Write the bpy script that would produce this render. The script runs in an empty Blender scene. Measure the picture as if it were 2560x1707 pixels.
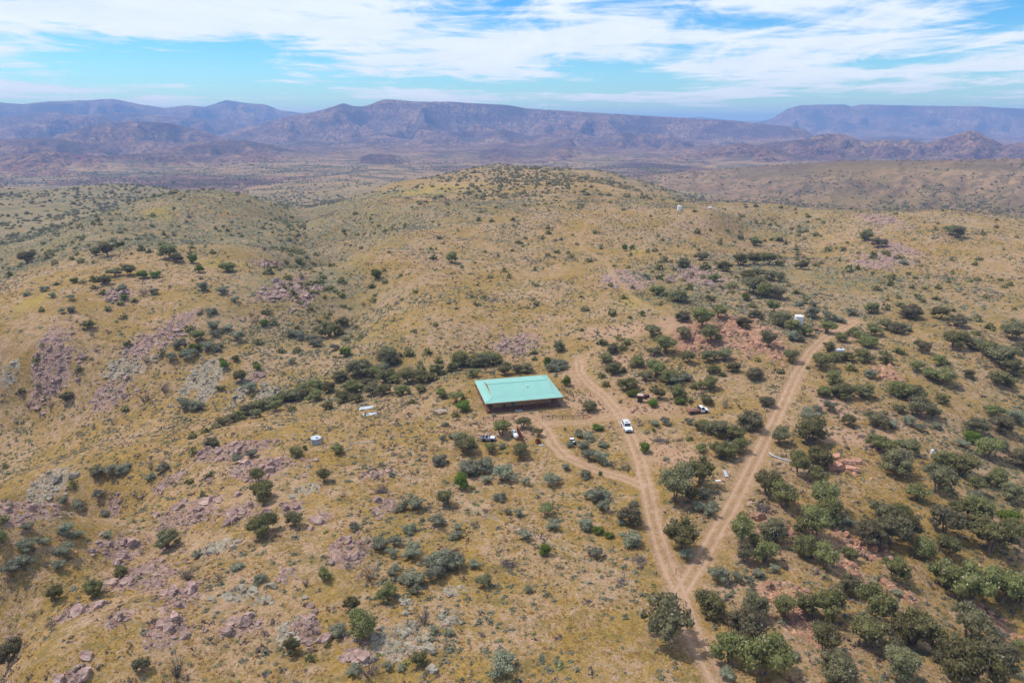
import bpy, bmesh, math, random
import numpy as np
R = math.radians
rng = np.random.default_rng(11)
random.seed(5)
scene = bpy.context.scene
col = scene.collection

# ------------------------------------------------------------------ camera
PITCH = R(17.8); F = 1707.0; CAMZ = 71.0
cam = bpy.data.cameras.new('camera'); camo = bpy.data.objects.new('camera', cam); col.objects.link(camo)
camo.location = (0, 0, CAMZ); camo.rotation_euler = (R(90) - PITCH, 0, 0)
cam.sensor_width = 36.0; cam.lens = 36.0 * F / 2560.0
cam.clip_start = 0.5; cam.clip_end = 90000
scene.camera = camo

# ------------------------------------------------------------------ sky and sun
SUN_EL = R(58); SUN_AZ = math.atan2(-0.84, 0.36)        # direction towards the sun, measured from +Y towards +X
world = bpy.data.worlds.new('World'); scene.world = world; world.use_nodes = True
wt = world.node_tree; wt.nodes.clear()
def wn(t, **k):
    n = wt.nodes.new(t)
    for a, b in k.items(): setattr(n, a, b)
    return n
def wl(a, b): wt.links.new(a, b)
def wmath(op, a, b=None, c=None, clamp=False):
    n = wn('ShaderNodeMath', operation=op, use_clamp=clamp)
    for i, x in enumerate((a, b, c)):
        if x is None: continue
        if isinstance(x, (int, float)): n.inputs[i].default_value = x
        else: wl(x, n.inputs[i])
    return n.outputs[0]
sky = wn('ShaderNodeTexSky', sky_type='NISHITA', sun_disc=False, sun_elevation=SUN_EL, sun_rotation=SUN_AZ,
         altitude=1300, air_density=1.3, dust_density=0.0, ozone_density=4.0)
tc = wn('ShaderNodeTexCoord')
sep = wn('ShaderNodeSeparateXYZ'); wl(tc.outputs['Generated'], sep.inputs[0])
dz = wmath('MAXIMUM', sep.outputs[2], 0.0)
den = wmath('ADD', dz, 0.055)
px_ = wmath('DIVIDE', sep.outputs[0], den); py_ = wmath('DIVIDE', sep.outputs[1], den)
comb = wn('ShaderNodeCombineXYZ'); wl(px_, comb.inputs[0]); wl(py_, comb.inputs[1])
def wnoise(scale, detail, rough, vec, dist=0.0, off=0.0):
    m = wn('ShaderNodeMapping'); m.inputs['Location'].default_value = (off, off * 1.7, off * 0.3); m.inputs['Scale'].default_value = scale
    wl(vec, m.inputs['Vector'])
    n = wn('ShaderNodeTexNoise'); n.inputs['Scale'].default_value = 1.0; n.inputs['Detail'].default_value = detail
    n.inputs['Roughness'].default_value = rough; n.inputs['Distortion'].default_value = dist
    wl(m.outputs[0], n.inputs['Vector']); return n.outputs['Fac']
n_big = wnoise((0.30, 0.34, 1), 3, 0.5, comb.outputs[0], 0.4, 3.3)
n_mid = wnoise((1.5, 0.8, 1), 10, 0.66, comb.outputs[0], 0.6, 7.7)
n_str = wnoise((0.7, 1.3, 1), 9, 0.62, comb.outputs[0], 0.8, 1.9)
cov = wmath('ADD', wmath('MULTIPLY', n_big, 1.15), wmath('ADD', wmath('MULTIPLY', n_mid, 0.55), wmath('MULTIPLY', n_str, 0.55)))
# thinner cloud towards the horizon
thin = wn('ShaderNodeMapRange'); thin.inputs[1].default_value = 0.0; thin.inputs[2].default_value = 0.085
thin.inputs[3].default_value = -0.22; thin.inputs[4].default_value = 0.0; wl(dz, thin.inputs[0])
cov = wmath('ADD', cov, thin.outputs[0])
cl = wn('ShaderNodeMapRange', interpolation_type='SMOOTHSTEP'); cl.inputs[1].default_value = 0.95; cl.inputs[2].default_value = 1.13
cl.inputs[3].default_value = 0.0; cl.inputs[4].default_value = 0.95; wl(cov, cl.inputs[0])
hs = wn('ShaderNodeHueSaturation'); hs.inputs['Hue'].default_value = 0.5; hs.inputs['Saturation'].default_value = 1.5; hs.inputs['Value'].default_value = .92
wl(sky.outputs[0], hs.inputs['Color'])
ccol = wn('ShaderNodeMixRGB'); ccol.inputs[1].default_value = (4.9, 5.7, 6.7, 1); ccol.inputs[2].default_value = (7.7, 8.0, 8.4, 1)
wl(n_mid, ccol.inputs[0])
tint = wn('ShaderNodeMixRGB', blend_type='MULTIPLY'); tint.inputs[0].default_value = 1.0; tint.inputs[2].default_value = (0.62, 0.91, 1.13, 1); wl(hs.outputs[0], tint.inputs[1])
mixc = wn('ShaderNodeMixRGB'); wl(cl.outputs[0], mixc.inputs[0]); wl(tint.outputs[0], mixc.inputs[1]); wl(ccol.outputs[0], mixc.inputs[2])
bg = wn('ShaderNodeBackground'); bg.inputs['Strength'].default_value = 0.125
wl(mixc.outputs[0], bg.inputs['Color'])
wo = wn('ShaderNodeOutputWorld'); wl(bg.outputs[0], wo.inputs['Surface'])

sl = bpy.data.lights.new('sun', 'SUN'); sl.energy = 3.2; sl.angle = R(0.6); sl.color = (1.0, 0.95, 0.87)
so = bpy.data.objects.new('sun', sl); col.objects.link(so)
so.rotation_euler = (R(90) - SUN_EL, 0, -SUN_AZ + math.pi); so.location = (0, 0, 500)
so.rotation_euler = (math.pi / 2 - SUN_EL, 0, math.pi - SUN_AZ)

vs = scene.view_settings
scene.display_settings.display_device = 'sRGB'
vs.view_transform = 'Standard'; vs.look = 'None'; vs.gamma = 1.0; vs.exposure = 0.24
scene.cycles.use_denoising = True
scene.cycles.max_bounces = 6; scene.cycles.volume_bounces = 1; scene.cycles.transparent_max_bounces = 6
scene.cycles.sample_clamp_indirect = 6

# ------------------------------------------------------------------ small helpers
def ray(u, v):
    u = np.asarray(u, float); v = np.asarray(v, float)
    a = (u - 1280) / F; b = (853.5 - v) / F
    return a, math.cos(PITCH) + b * math.sin(PITCH), -math.sin(PITCH) + b * math.cos(PITCH)
def slope(v): d = ray(1280, v); return -d[2] / d[1]

def _hash(ix, iy, s):
    h = (ix.astype(np.int64) * 374761393 + iy.astype(np.int64) * 668265263 + s * 1442695041) & 0x7fffffff
    h = ((h ^ (h >> 13)) * 1274126177) & 0x7fffffff
    return ((h ^ (h >> 16)) & 0xffff) / 65535.0
def vnoise(x, y, s=0):
    ix = np.floor(x); iy = np.floor(y); fx = x - ix; fy = y - iy
    fx = fx * fx * fx * (fx * (fx * 6 - 15) + 10); fy = fy * fy * fy * (fy * (fy * 6 - 15) + 10)
    a = _hash(ix, iy, s); b = _hash(ix + 1, iy, s); c = _hash(ix, iy + 1, s); d = _hash(ix + 1, iy + 1, s)
    return (a * (1 - fx) + b * fx) * (1 - fy) + (c * (1 - fx) + d * fx) * fy - 0.5
def fbm(x, y, oct=4, s=0, lac=2.03, gain=0.5):
    t = 0; a = 1.0
    for i in range(oct):
        c, sn = math.cos(0.6 * i + 0.3), math.sin(0.6 * i + 0.3)
        t = t + a * vnoise(x * c - y * sn, x * sn + y * c, s + i * 17); x = x * lac; y = y * lac; a *= gain
    return t
def ridged(x, y, oct=4, s=0, gain=0.5):
    t = 0; a = 1.0; n = 0
    for i in range(oct):
        c, sn = math.cos(0.7 * i + 0.2), math.sin(0.7 * i + 0.2)
        t = t + a * (1 - 2 * np.abs(2 * vnoise(x * c - y * sn, x * sn + y * c, s + i * 31)) ** 0.8); n += a
        x = x * 2.05; y = y * 2.05; a *= gain
    return t / n
def sstep(a, b, x): t = np.clip((x - a) / (b - a), 0, 1); return t * t * (3 - 2 * t)

# ------------------------------------------------------------------ terrain: control points (pixel + height z, or pixel + distance y)
CPz = [(1280,1035,0),(1210,1030,0),(1400,1025,0),(1360,930,0),(1190,945,-.3),(1566,1075,0.2),(1740,1030,0.8),(1450,960,0.2),(1700,1450,1),(1800,1700,2),(1600,1250,.4),
 (0,1700,-3),(500,1700,1),(1000,1700,2),(1400,1700,2),(0,1400,-9),(300,1400,-3),(600,1300,-.5),(800,1112,-.8),(600,1090,-3.5),(430,1130,-6),(250,1190,-10),(0,1270,-15),(1000,1350,1),(1200,1150,0),
 (500,1045,-13),(200,1120,-20),(0,1180,-25),(700,1010,-10),(850,950,-7),(1000,915,-4),(1250,885,-2),(850,865,-5),(950,800,.5),
 (300,960,-10),(100,880,-2),(300,810,1),(300,730,8),(500,690,9),(650,790,0),(0,720,4),(400,655,12),(60,1000,-16),(600,900,-6),(560,760,5),
 (2560,1100,-5),(2300,1200,-1.5),(2560,1350,-4),(2100,1500,0),(2560,1700,-2),(2200,1000,1),(1900,1200,1),(2350,1050,-1),(1990,820,4.5),(1800,850,4.5),(1900,835,6),(1930,900,3)]
CPy = [(868,812,258),(820,745,345),(772,690,440),(740,630,565),(722,570,720),(715,535,900),(700,500,1150),(680,470,1500),(600,462,1700),
 (430,480,600),(560,477,640),(630,488,630),(672,520,550),(700,556,515),(330,502,520),(220,567,430),(110,640,365),(0,690,390),(60,600,520),(560,600,440),(640,610,440),(400,580,450),
 (600,650,322),(700,668,305),(760,725,278),(790,740,268),(690,640,345),
 (100,475,900),(0,455,1000),(300,457,1050),(200,520,720),
 (1100,800,232),(1000,700,285),(930,720,285),(1200,700,290),(1300,600,385),(1100,560,420),(1000,620,345),(940,610,360),(880,640,332),(840,600,392),(800,566,490),(850,520,560),(905,486,660),(1100,500,560),(1000,540,470),(1050,475,670),(1000,450,800),(1150,449,800),(1300,454,750),(1420,449,770),(1500,462,690),(1560,502,520),(1698,526,460),(1800,532,450),
 (1400,434,1100),(1560,445,1000),(1200,434,1150),
 (1600,790,228),(1700,700,285),(1850,655,325),(1950,605,430),(1840,590,440),(1880,560,500),(2150,650,340),(2230,575,400),(2500,542,480),(2400,532,490),(2000,517,560),(1880,522,530),(2560,548,450),
 (2400,700,290),(2560,760,250),(2450,900,195),(2190,540,450),(2060,640,375),(2300,640,345)]
Pn = []
for (u, v, z) in CPz:
    dx, dy, dz_ = ray(u, v); k = (z - CAMZ) / dz_; Pn.append((dx * k, dy * k, z))
for (u, v, y) in CPy:
    dx, dy, dz_ = ray(u, v); k = y / dy; Pn.append((dx * k, y, CAMZ + dz_ * k))
# ground that crests hide, and the surroundings outside the frame
for (th, r, z) in [(-.1,1400,-55),(.1,1400,-50),(.3,760,-35),(.5,680,-35),(.62,700,-30),(.42,900,-60),(.25,1200,-60),(-.35,1600,-80),(-.55,1600,-75),(-.6,1250,-50),(-.25,1900,-95),(0,2000,-100),(.2,1700,-85),(.4,1300,-70),
                   (-.72,150,-30),(-.8,110,-16),(-.8,300,0),(.75,110,-6),(.8,160,-8),(.8,300,2),(.75,470,8),(-.8,600,-5),(-.8,1200,-60),(.85,900,-50),(0,35,3),(-.5,30,-2),(.5,30,2),(-.8,45,-9),(.8,45,-3)]:
    Pn.append((r * math.sin(th), r * math.cos(th), max(z, -68)))
PLAIN = -76.0
for th in np.linspace(-.85, .85, 9):
    for r in (2300, 6000): Pn.append((r * math.sin(th), r * math.cos(th), PLAIN))
Pn = np.array(Pn)
ct = np.arctan2(Pn[:, 0], Pn[:, 1]); cr = np.log(np.hypot(Pn[:, 0], Pn[:, 1])); cz = Pn[:, 2]
def tps(d2): return 0.5 * d2 * np.log(d2 + 1e-12)
Kn = len(ct)
A = np.zeros((Kn + 3, Kn + 3)); A[:Kn, :Kn] = tps((ct[:, None] - ct) ** 2 + (cr[:, None] - cr) ** 2) + np.eye(Kn) * 2e-4
A[:Kn, Kn] = 1; A[:Kn, Kn + 1] = ct; A[:Kn, Kn + 2] = cr; A[Kn:, :Kn] = A[:Kn, Kn:].T
Wt = np.linalg.solve(A, np.concatenate([cz, np.zeros(3)]))
def base_h(th, lr):
    out = Wt[Kn] + Wt[Kn + 1] * th + Wt[Kn + 2] * lr
    for i in range(Kn): out = out + Wt[i] * tps((th - ct[i]) ** 2 + (lr - cr[i]) ** 2)
    return out

# grid: polar, fine in front, coarse behind, all round to the horizon
TH_F = np.linspace(R(-47), R(47), 536)
TH_B = np.linspace(R(47), R(313), 40)[1:-1]
TH = np.concatenate([TH_F, TH_B]); NT = len(TH)
LR = np.concatenate([np.log(np.geomspace(6, 52, 16))[:-1], np.linspace(math.log(52), math.log(520), 520)[:-1],
                     np.linspace(math.log(520), math.log(24000), 450)]); NR = len(LR)
th2, lr2 = np.meshgrid(TH, LR); r2 = np.exp(lr2)
X = r2 * np.sin(th2); Y = r2 * np.cos(th2)
# coarse evaluation of the thin-plate surface, then bilinear
gth = np.linspace(R(-47), R(47), 160); glr = np.linspace(LR[0], LR[-1], 240)
a_, b_ = np.meshgrid(gth, glr); gz = base_h(a_, np.minimum(b_, math.log(5900)))
def bil(th, lr):
    t = np.clip((th - gth[0]) / (gth[1] - gth[0]), 0, len(gth) - 1.001); q = np.clip((lr - glr[0]) / (glr[1] - glr[0]), 0, len(glr) - 1.001)
    i = t.astype(int); j = q.astype(int); ft = t - i; fq = q - j
    return (gz[j, i] * (1 - ft) + gz[j, i + 1] * ft) * (1 - fq) + (gz[j + 1, i] * (1 - ft) + gz[j + 1, i + 1] * ft) * fq
thw = np.where(th2 > math.pi, th2 - 2 * math.pi, th2)
B = bil(np.clip(thw, R(-47), R(47)), lr2)
back = sstep(R(47), R(80), np.abs(thw))
B = B * (1 - back) + back * (-6 + (PLAIN + 6) * sstep(math.log(700), math.log(2800), lr2))
B = np.where(lr2 > math.log(2300), B * (1 - sstep(math.log(2300), math.log(2900), lr2)) + PLAIN * sstep(math.log(2300), math.log(2900), lr2), B)
# relief: small near, larger far away
amp = np.clip(r2 / 300, 0.25, 1.0)
Z = B + amp * 0.9 * fbm(X / 42, Y / 42, 4, 3) + 0.22 * fbm(X / 5.5, Y / 5.5, 3, 9)
mid = sstep(math.log(230), math.log(900), lr2)
Z += mid * 4.0 * fbm(X / 130, Y / 130, 4, 21) - mid * 2.2 * np.clip(ridged(X / 70, Y / 70, 3, 23), 0, 1) + sstep(math.log(600), math.log(1500), lr2) * 16 * ridged(X / 520, Y / 520, 4, 40)
far = sstep(math.log(1400), math.log(3000), lr2)
Z += far * 17 * (ridged(X / 560, Y / 560, 5, 55) + 0.1) + sstep(math.log(2700), math.log(3800), lr2) * 34 * np.clip(ridged(X / 900, Y / 800, 4, 57) + .1, 0, 1)
LAB = np.zeros(Z.shape, int)                       # 0 ground, 1.. ranges

# ranges: skyline in pixels, crest distance, front depth, back depth
def rng_add(idx, pts, D, Wf, Wb, ns, gul=0.85, cliff=0.0, floor=PLAIN, edge=0.03, wig=0.06, top=0.0, lamf=.23):
    pu = np.array([p[0] for p in pts], float); pv = np.array([p[1] for p in pts], float)
    dx, dy, dzz = ray(pu, pv); pth = np.arctan2(dx, dy); pel = dzz / np.hypot(dx, dy)
    o = np.argsort(pth); pth = pth[o]; pel = pel[o]
    el = np.interp(thw, pth, pel)
    fade = sstep(pth[0] - edge, pth[0] + 1e-6, thw) * (1 - sstep(pth[-1] - 1e-6, pth[-1] + edge, thw))
    Dr = D * (1 + wig * fbm(thw * 9, thw * 0 + ns, 3, ns))
    Zc = CAMZ + el * Dr + 3 * fbm(thw * 160, thw * 0, 3, ns + 5) * D / 8000
    s = np.where(r2 < Dr, np.maximum(Dr - r2 - .011 * D, 0) / Wf, np.maximum(r2 - Dr - .011 * D - top, 0) / Wb)
    lam = Wf * lamf
    wu = thw * D / lam + .55 * fbm(X / (lam * 1.3), Y / (lam * 1.3), 3, ns + 7); wv = (Dr - r2) / (lam * 3.2) + .35 * fbm(X / lam, Y / lam, 2, ns + 9)
    g = ridged(wu, wv, 5, ns + 3, 0.5)
    sm = np.clip(s, 0, 1)
    carve = gul * 1.9 * (0.42 - g) * np.clip(sm * 4.0 - .02, 0, 1)
    prof = (1 - sm) ** 1.2
    if cliff > 0: prof = prof * (1 - cliff * sstep(0.0, 0.06, sm)) + .04 * cliff * np.sin(np.clip(sm * 30, 0, 20)) * (sm > .06) * (1 - sm)
    prof = prof * np.clip(1 - carve, 0, 1.25)
    prof = np.where(sm < .03, np.minimum(prof, 1.0), np.minimum(prof, 1 - .5 * sm))
    prof = np.where(s >= 1, 0, np.clip(prof, 0, 1.0)) * fade
    zr = floor + (Zc - floor) * prof
    up = zr > Z
    LAB[up & (zr > Z + 4)] = idx
    Z[up] = zr[up]
rng_add(1, [(-500,268),(-200,262),(0,257),(54,261),(120,254),(200,252),(283,248),(348,261),(414,271),(463,264),(511,268),(566,251),(620,259),(664,262),(697,275),(762,285),(830,300)], 8000, 1900, 1600, 101, .85)
rng_add(1, [(1650,306),(1700,297),(1745,292),(1790,297),(1850,303),(1960,301),(2050,305)], 14000, 2400, 1500, 131, .5)
rng_add(2, [(1880,310),(1930,297),(1965,274),(2000,264),(2050,262),(2112,262),(2130,267),(2152,262),(2300,265),(2450,267),(2560,273),(2900,280)], 9000, 1500, 2000, 151, .55, .30, top=1600)
rng_add(3, [(-600,300),(-300,320),(0,322),(90,300),(150,292),(215,290),(270,299),(330,320),(400,340)], 5600, 950, 850, 171, .8)
rng_add(3, [(150,335),(230,315),(330,303),(420,308),(500,325),(560,345),(620,365)], 4300, 750, 650, 181, .8)
rng_add(4, [(540,345),(640,312),(720,292),(790,279),(830,268),(858,258),(882,266),(905,267),(925,262),(958,249),(1000,251),(1040,255),(1130,255),(1200,260),(1270,263),(1315,272),(1500,283),(1620,290),(1740,297),(1800,300),(1850,304),(1920,312),(1985,318),(2012,326),(2040,350)], 5300, 1650, 1300, 201, .95, .12, top=600, lamf=.30)
rng_add(3, [(-500,300),(-100,300),(0,292),(120,277),(200,286),(330,281),(450,293),(560,302),(640,318)], 6600, 1400, 1000, 301, .9)
rng_add(4, [(840,365),(950,338),(1030,352),(1100,330),(1180,347),(1250,322),(1330,342),(1420,325),(1500,346),(1560,331),(1650,336),(1720,350),(1800,368)], 4300, 950, 800, 311, .95)
rng_add(3, [(-400,362),(0,350),(100,344),(200,353),(300,360),(380,352),(470,372),(540,388)], 3600, 760, 650, 321, .85)
rng_add(5, [(960,408),(1080,376),(1150,390),(1240,368),(1330,386),(1420,366),(1500,388),(1600,402),(1660,412)], 3250, 700, 620, 331, .9)
rng_add(3, [(-400,402),(0,393),(120,379),(250,391),(400,383),(520,393),(640,380),(760,396),(850,412)], 2800, 560, 520, 341, .85)
rng_add(3, [(360,385),(460,360),(540,350),(620,352),(700,368),(790,392)], 3300, 620, 560, 211, .6)
rng_add(5, [(1500,420),(1596,408),(1661,394),(1770,378),(1846,358),(1880,362),(1949,372),(2000,400)], 3000, 560, 520, 231, .7)
rng_add(5, [(1830,385),(1906,361),(1949,356),(2015,348),(2064,334),(2113,337),(2151,351),(2172,355),(2216,348),(2243,353),(2276,347),(2314,360),(2363,345),(2412,329),(2439,327),(2466,342),(2510,363),(2600,352),(2800,345)], 3500, 680, 600, 251, .8)
rng_add(5, [(800,430),(833,416),(882,400),(925,386),(969,385),(1007,394),(1061,421),(1100,435)], 2650, 420, 420, 271, .6)
rng_add(6, [(1560,452),(1700,432),(1850,420),(1987,411),(2096,403),(2250,402),(2368,402),(2560,397),(2900,392)], 1600, 620, 560, 291, .26, 0.0, -70)

# house yard and roads -------------------------------------------------------
def seg_d(px, py, poly):
    best = np.full(px.shape, 1e9)
    for (x0, y0), (x1, y1) in zip(poly[:-1], poly[1:]):
        dx, dy = x1 - x0, y1 - y0; L = dx * dx + dy * dy + 1e-9
        t = np.clip(((px - x0) * dx + (py - y0) * dy) / L, 0, 1)
        best = np.minimum(best, np.hypot(px - x0 - t * dx, py - y0 - t * dy))
    return best
def grid_z(x, y, G=None):
    G = Z if G is None else G
    th = np.arctan2(x, y); lr = np.log(np.hypot(x, y) + 1e-9)
    t = np.clip((th - TH_F[0]) / (TH_F[1] - TH_F[0]), 0, len(TH_F) - 1.001); i = t.astype(int); ft = t - i
    q = np.clip(np.interp(lr, LR, np.arange(NR)), 0, NR - 1.001); j = q.astype(int); fq = q - j
    return (G[j, i] * (1 - ft) + G[j, i + 1] * ft) * (1 - fq) + (G[j + 1, i] * (1 - ft) + G[j + 1, i + 1] * ft) * fq
KS = np.geomspace(45, 22000, 2600)
def hit(u, v):
    """where the sight line of pixel (u, v) first meets the ground"""
    u = np.atleast_1d(np.asarray(u, float)); v = np.atleast_1d(np.asarray(v, float)); out = np.zeros((len(u), 3))
    for i in range(len(u)):
        dx, dy, dz_ = ray(u[i], v[i]); x = dx * KS; y = dy * KS; z = CAMZ + dz_ * KS
        d = z - grid_z(x, y); b = np.nonzero(d < 0)[0]
        if len(b) == 0: j = len(KS) - 2
        else: j = max(b[0] - 1, 0)
        f = d[j] / (d[j] - d[j + 1] + 1e-9); f = min(max(f, 0), 1); k = KS[j] + (KS[j + 1] - KS[j]) * f
        out[i] = (dx * k, dy * k, CAMZ + dz_ * k)
    out[:, 2] = grid_z(out[:, 0], out[:, 1]); return out
def hpoly(p): h = hit([a for a, b in p], [b for a, b in p]); return [(q[0], q[1]) for q in h]
def depth(p): return p[1] * math.cos(PITCH) + (CAMZ - p[2]) * math.sin(PITCH)

HC = (1.5, 171.0); HROT = R(12.6)
hx = (X - HC[0]) * math.cos(HROT) + (Y - HC[1]) * math.sin(HROT); hy = -(X - HC[0]) * math.sin(HROT) + (Y - HC[1]) * math.cos(HROT)
pad = 1 - sstep(0, 7, np.maximum(np.abs(hx) - 11, np.abs(hy) - 9.2))
Z = Z * (1 - pad) + 0.0 * pad

ROADS = {
 'main': ([(1860,1800),(1795,1700),(1740,1600),(1712,1520),(1690,1460),(1655,1375),(1634,1300),(1617,1220),(1600,1150),(1586,1110),(1568,1070),(1546,1030),(1512,990),(1474,960),(1450,930),(1446,900)], 1.95),
 'ridge': ([(1700,1480),(1742,1415),(1790,1330),(1832,1258),(1872,1180),(1912,1100),(1952,1020),(1988,940),(2024,880),(2062,843),(2112,817),(2136,803)], 1.9),
 'ridge2': ([(2136,803),(2085,786),(1995,776),(1950,771)], 1.5),
 'drive': ([(1604,1212),(1560,1194),(1510,1180),(1465,1163),(1415,1142),(1380,1105),(1366,1075),(1350,1058)], 1.7),
 'yard': ([(1350,1058),(1430,1056),(1500,1048),(1556,1035)], 2.4),
 'spur': ([(1556,1040),(1640,1044),(1710,1040),(1790,1018),(1850,965),(1900,890)], 1.6),
 'track': ([(1446,900),(1468,884),(1525,852),(1590,836),(1670,828),(1702,806),(1664,785),(1596,757),(1562,725),(1530,686),(1521,656),(1490,640),(1455,620),(1446,596),(1462,570),(1470,548)], 1.25),
 'path': ([(846,880),(830,835),(836,800),(866,765),(935,730),(950,700)], 1.5)}
near = r2 < 620
ROADM = np.zeros(Z.shape); RLAB = np.zeros(Z.shape, int); RD = np.full(Z.shape, 99.0); RUT = np.zeros(Z.shape)
xs, ys = X[near], Y[near]
wob = 0.8 * fbm(xs / 2.6, ys / 2.6, 3, 77) + 0.5 * fbm(xs / 14, ys / 14, 2, 78)
rp = {}
for i, (nm, (pl, w)) in enumerate(ROADS.items()):
    poly = hpoly(pl); rp[nm] = poly
    d = seg_d(xs, ys, poly); e = d + wob - w
    m = 1 - sstep(-0.55, 0.75, e); st = {'track': .52, 'path': .40, 'ridge2': .6, 'spur': .42, 'yard': .6}.get(nm, 1.0)
    cur = ROADM[near]; lab = RLAB[near]; up = m * st > cur
    cur[up] = (m * st)[up]; lab[up & (m > .5)] = i + 1; ROADM[near] = cur; RLAB[near] = lab
    RD[near] = np.minimum(RD[near], e)
    rt = RUT[near]; RUT[near] = np.maximum(rt, np.exp(-((np.abs(d) - 0.85) / 0.32) ** 2) * st)
Z -= 0.10 * sstep(0.3, 1.0, ROADM) + 0.05 * RUT * ROADM

# rock outcrops: (u, v, rx, ry, kind)  kind 0 mauve pink, 1 salmon, 2 pale lichen
OUT = [(478,1284,100,50,0),(417,1207,50,20,0),(597,1291,45,35,0),(337,1444,95,55,0),(402,1456,45,40,0),(451,1494,60,40,0),(199,1525,70,30,0),(283,1264,30,20,0),(245,1368,25,20,0),(298,1379,50,30,0),(547,1368,45,25,2),
 (597,1483,50,30,2),(662,1494,30,20,2),(719,1440,30,20,0),(421,1578,60,40,0),(298,1540,40,30,0),(77,1264,60,50,0),(122,1211,60,25,2),(597,1567,60,30,0),(761,1571,60,50,0),(725,1575,40,40,2),(180,1689,50,25,0),(574,1131,120,20,0),
 (670,1165,120,30,0),(765,1222,40,15,2),(723,1268,40,15,0),(869,1375,60,45,0),(987,1609,110,60,2),(1121,1551,35,30,2),(892,1636,50,50,0),(1007,1506,30,20,2),(1129,1479,25,15,2),(960,1260,40,30,0),(811,1291,30,20,0),(934,1188,40,20,0),
 (2123,1352,50,22,1),(2185,1379,50,22,1),(2128,1419,45,18,1),(2163,1461,40,15,1),(2260,1490,40,22,1),(1830,830,110,50,1),(1728,851,60,25,1),(1905,845,60,40,1),(2215,935,38,22,1),
 (2217,647,45,20,0),(2241,620,35,20,0),(2181,662,40,15,0),(2200,548,30,15,0),(729,719,60,18,0),(768,734,30,20,0),(675,740,40,10,0),(675,668,35,12,0),(315,926,60,20,2),(357,863,40,20,0),(288,980,60,20,0),(507,941,50,30,2),
 (510,989,30,25,2),(126,860,40,20,0),(135,926,60,20,0),(21,935,25,10,2),(675,986,50,20,2),(603,980,25,30,2),(435,824,40,25,0),(645,944,25,10,0),(291,740,40,8,0),(2100,1160,60,25,1),(1960,1330,60,30,1),(2010,1560,60,60,1),(1950,1480,60,25,1),(2480,1560,50,40,1),(1560,700,70,30,0),(1750,690,70,30,0),(1290,860,60,20,0)]
oh = hit([o[0] for o in OUT], [o[1] for o in OUT])
ROCK = np.zeros(Z.shape); RKIND = np.zeros(Z.shape)
n1 = 0.55 * fbm(xs / 6, ys / 6, 4, 91); n1b = fbm(xs / 1.6, ys / 1.0, 3, 95)
OR = []
for o, p in zip(OUT, oh):
    dep = depth(p); gz_ = max((CAMZ - p[2]) / math.hypot(CAMZ - p[2], math.hypot(p[0], p[1])), 0.12)
    rx = o[2] * dep / F; ry = o[3] * dep / F / gz_; OR.append((rx, ry, dep))
    q = np.hypot((xs - p[0]) / rx, (ys - p[1]) / ry)
    sel = q < 2.2
    m = np.zeros_like(q); m[sel] = 1 - sstep(0.35, 1.25, q[sel] - n1[sel])
    cur = ROCK[near]; kk = RKIND[near]; up = m > cur; cur[up] = m[up]; kk[up] = o[4]; ROCK[near] = cur; RKIND[near] = kk
ROCK[near] *= np.clip(0.75 + 1.0 * n1b, 0, 1) * (1 - ROADM[near])
n1 = n1b = None
_l = 3.2 * fbm(xs / 8, ys / 4.5, 3, 65); _l = (np.floor(_l) + sstep(.35, .65, _l - np.floor(_l))) / 3.2
Z[near] += ROCK[near] * 1.5 * _l
Z[near] += ROCK[near] * (0.75 * ridged(xs / 3.6, ys / 2.4, 3, 61) + 0.20)
GRASSY = np.zeros(Z.shape)                        # bright yellow grass patches
for (u, v, rx, ry) in [(1460,935,40,16),(1580,755,28,14),(1440,925,30,10),(80,755,40,12),(1060,478,110,10),(400,533,45,5),(560,660,60,8),(1100,470,100,8),(2200,500,300,12),(2450,530,150,14),(1600,630,25,10),(2240,412,260,10)]:
    p = hit(u, v)[0]; dep = depth(p); gz_ = max((CAMZ - p[2]) / math.hypot(CAMZ - p[2], math.hypot(p[0], p[1])), 0.05)
    q = np.hypot((X - p[0]) / (rx * dep / F), (Y - p[1]) / (ry * dep / F / gz_)); sel = q < 1.6
    GRASSY[sel] = np.maximum(GRASSY[sel], 1 - sstep(.3, 1.5, q[sel]))

BARE = np.zeros(Z.shape)
for (u, v, rx, ry) in [(1500,1015,95,38),(1610,1020,110,26),(1340,1060,85,12),(1300,1045,90,12),(1690,1140,80,38),(2130,1090,120,20),(2490,1310,32,60),(2100,1640,45,35),(2090,825,55,14),(1560,830,90,14),(1690,812,60,20),(1260,1085,80,14),(2080,1010,40,30),(1440,945,30,25),(1560,905,60,12)]:
    p = hit(u, v)[0]; dep = depth(p); gz_ = max((CAMZ - p[2]) / math.hypot(CAMZ - p[2], math.hypot(p[0], p[1])), 0.05)
    q = np.hypot((X - p[0]) / (rx * dep / F), (Y - p[1]) / (ry * dep / F / gz_)); sel = q < 1.7
    BARE[sel] = np.maximum(BARE[sel], 1 - sstep(.35, 1.5, q[sel] + .5 * fbm(X[sel] / 5, Y[sel] / 5, 3, 231)))
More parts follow.
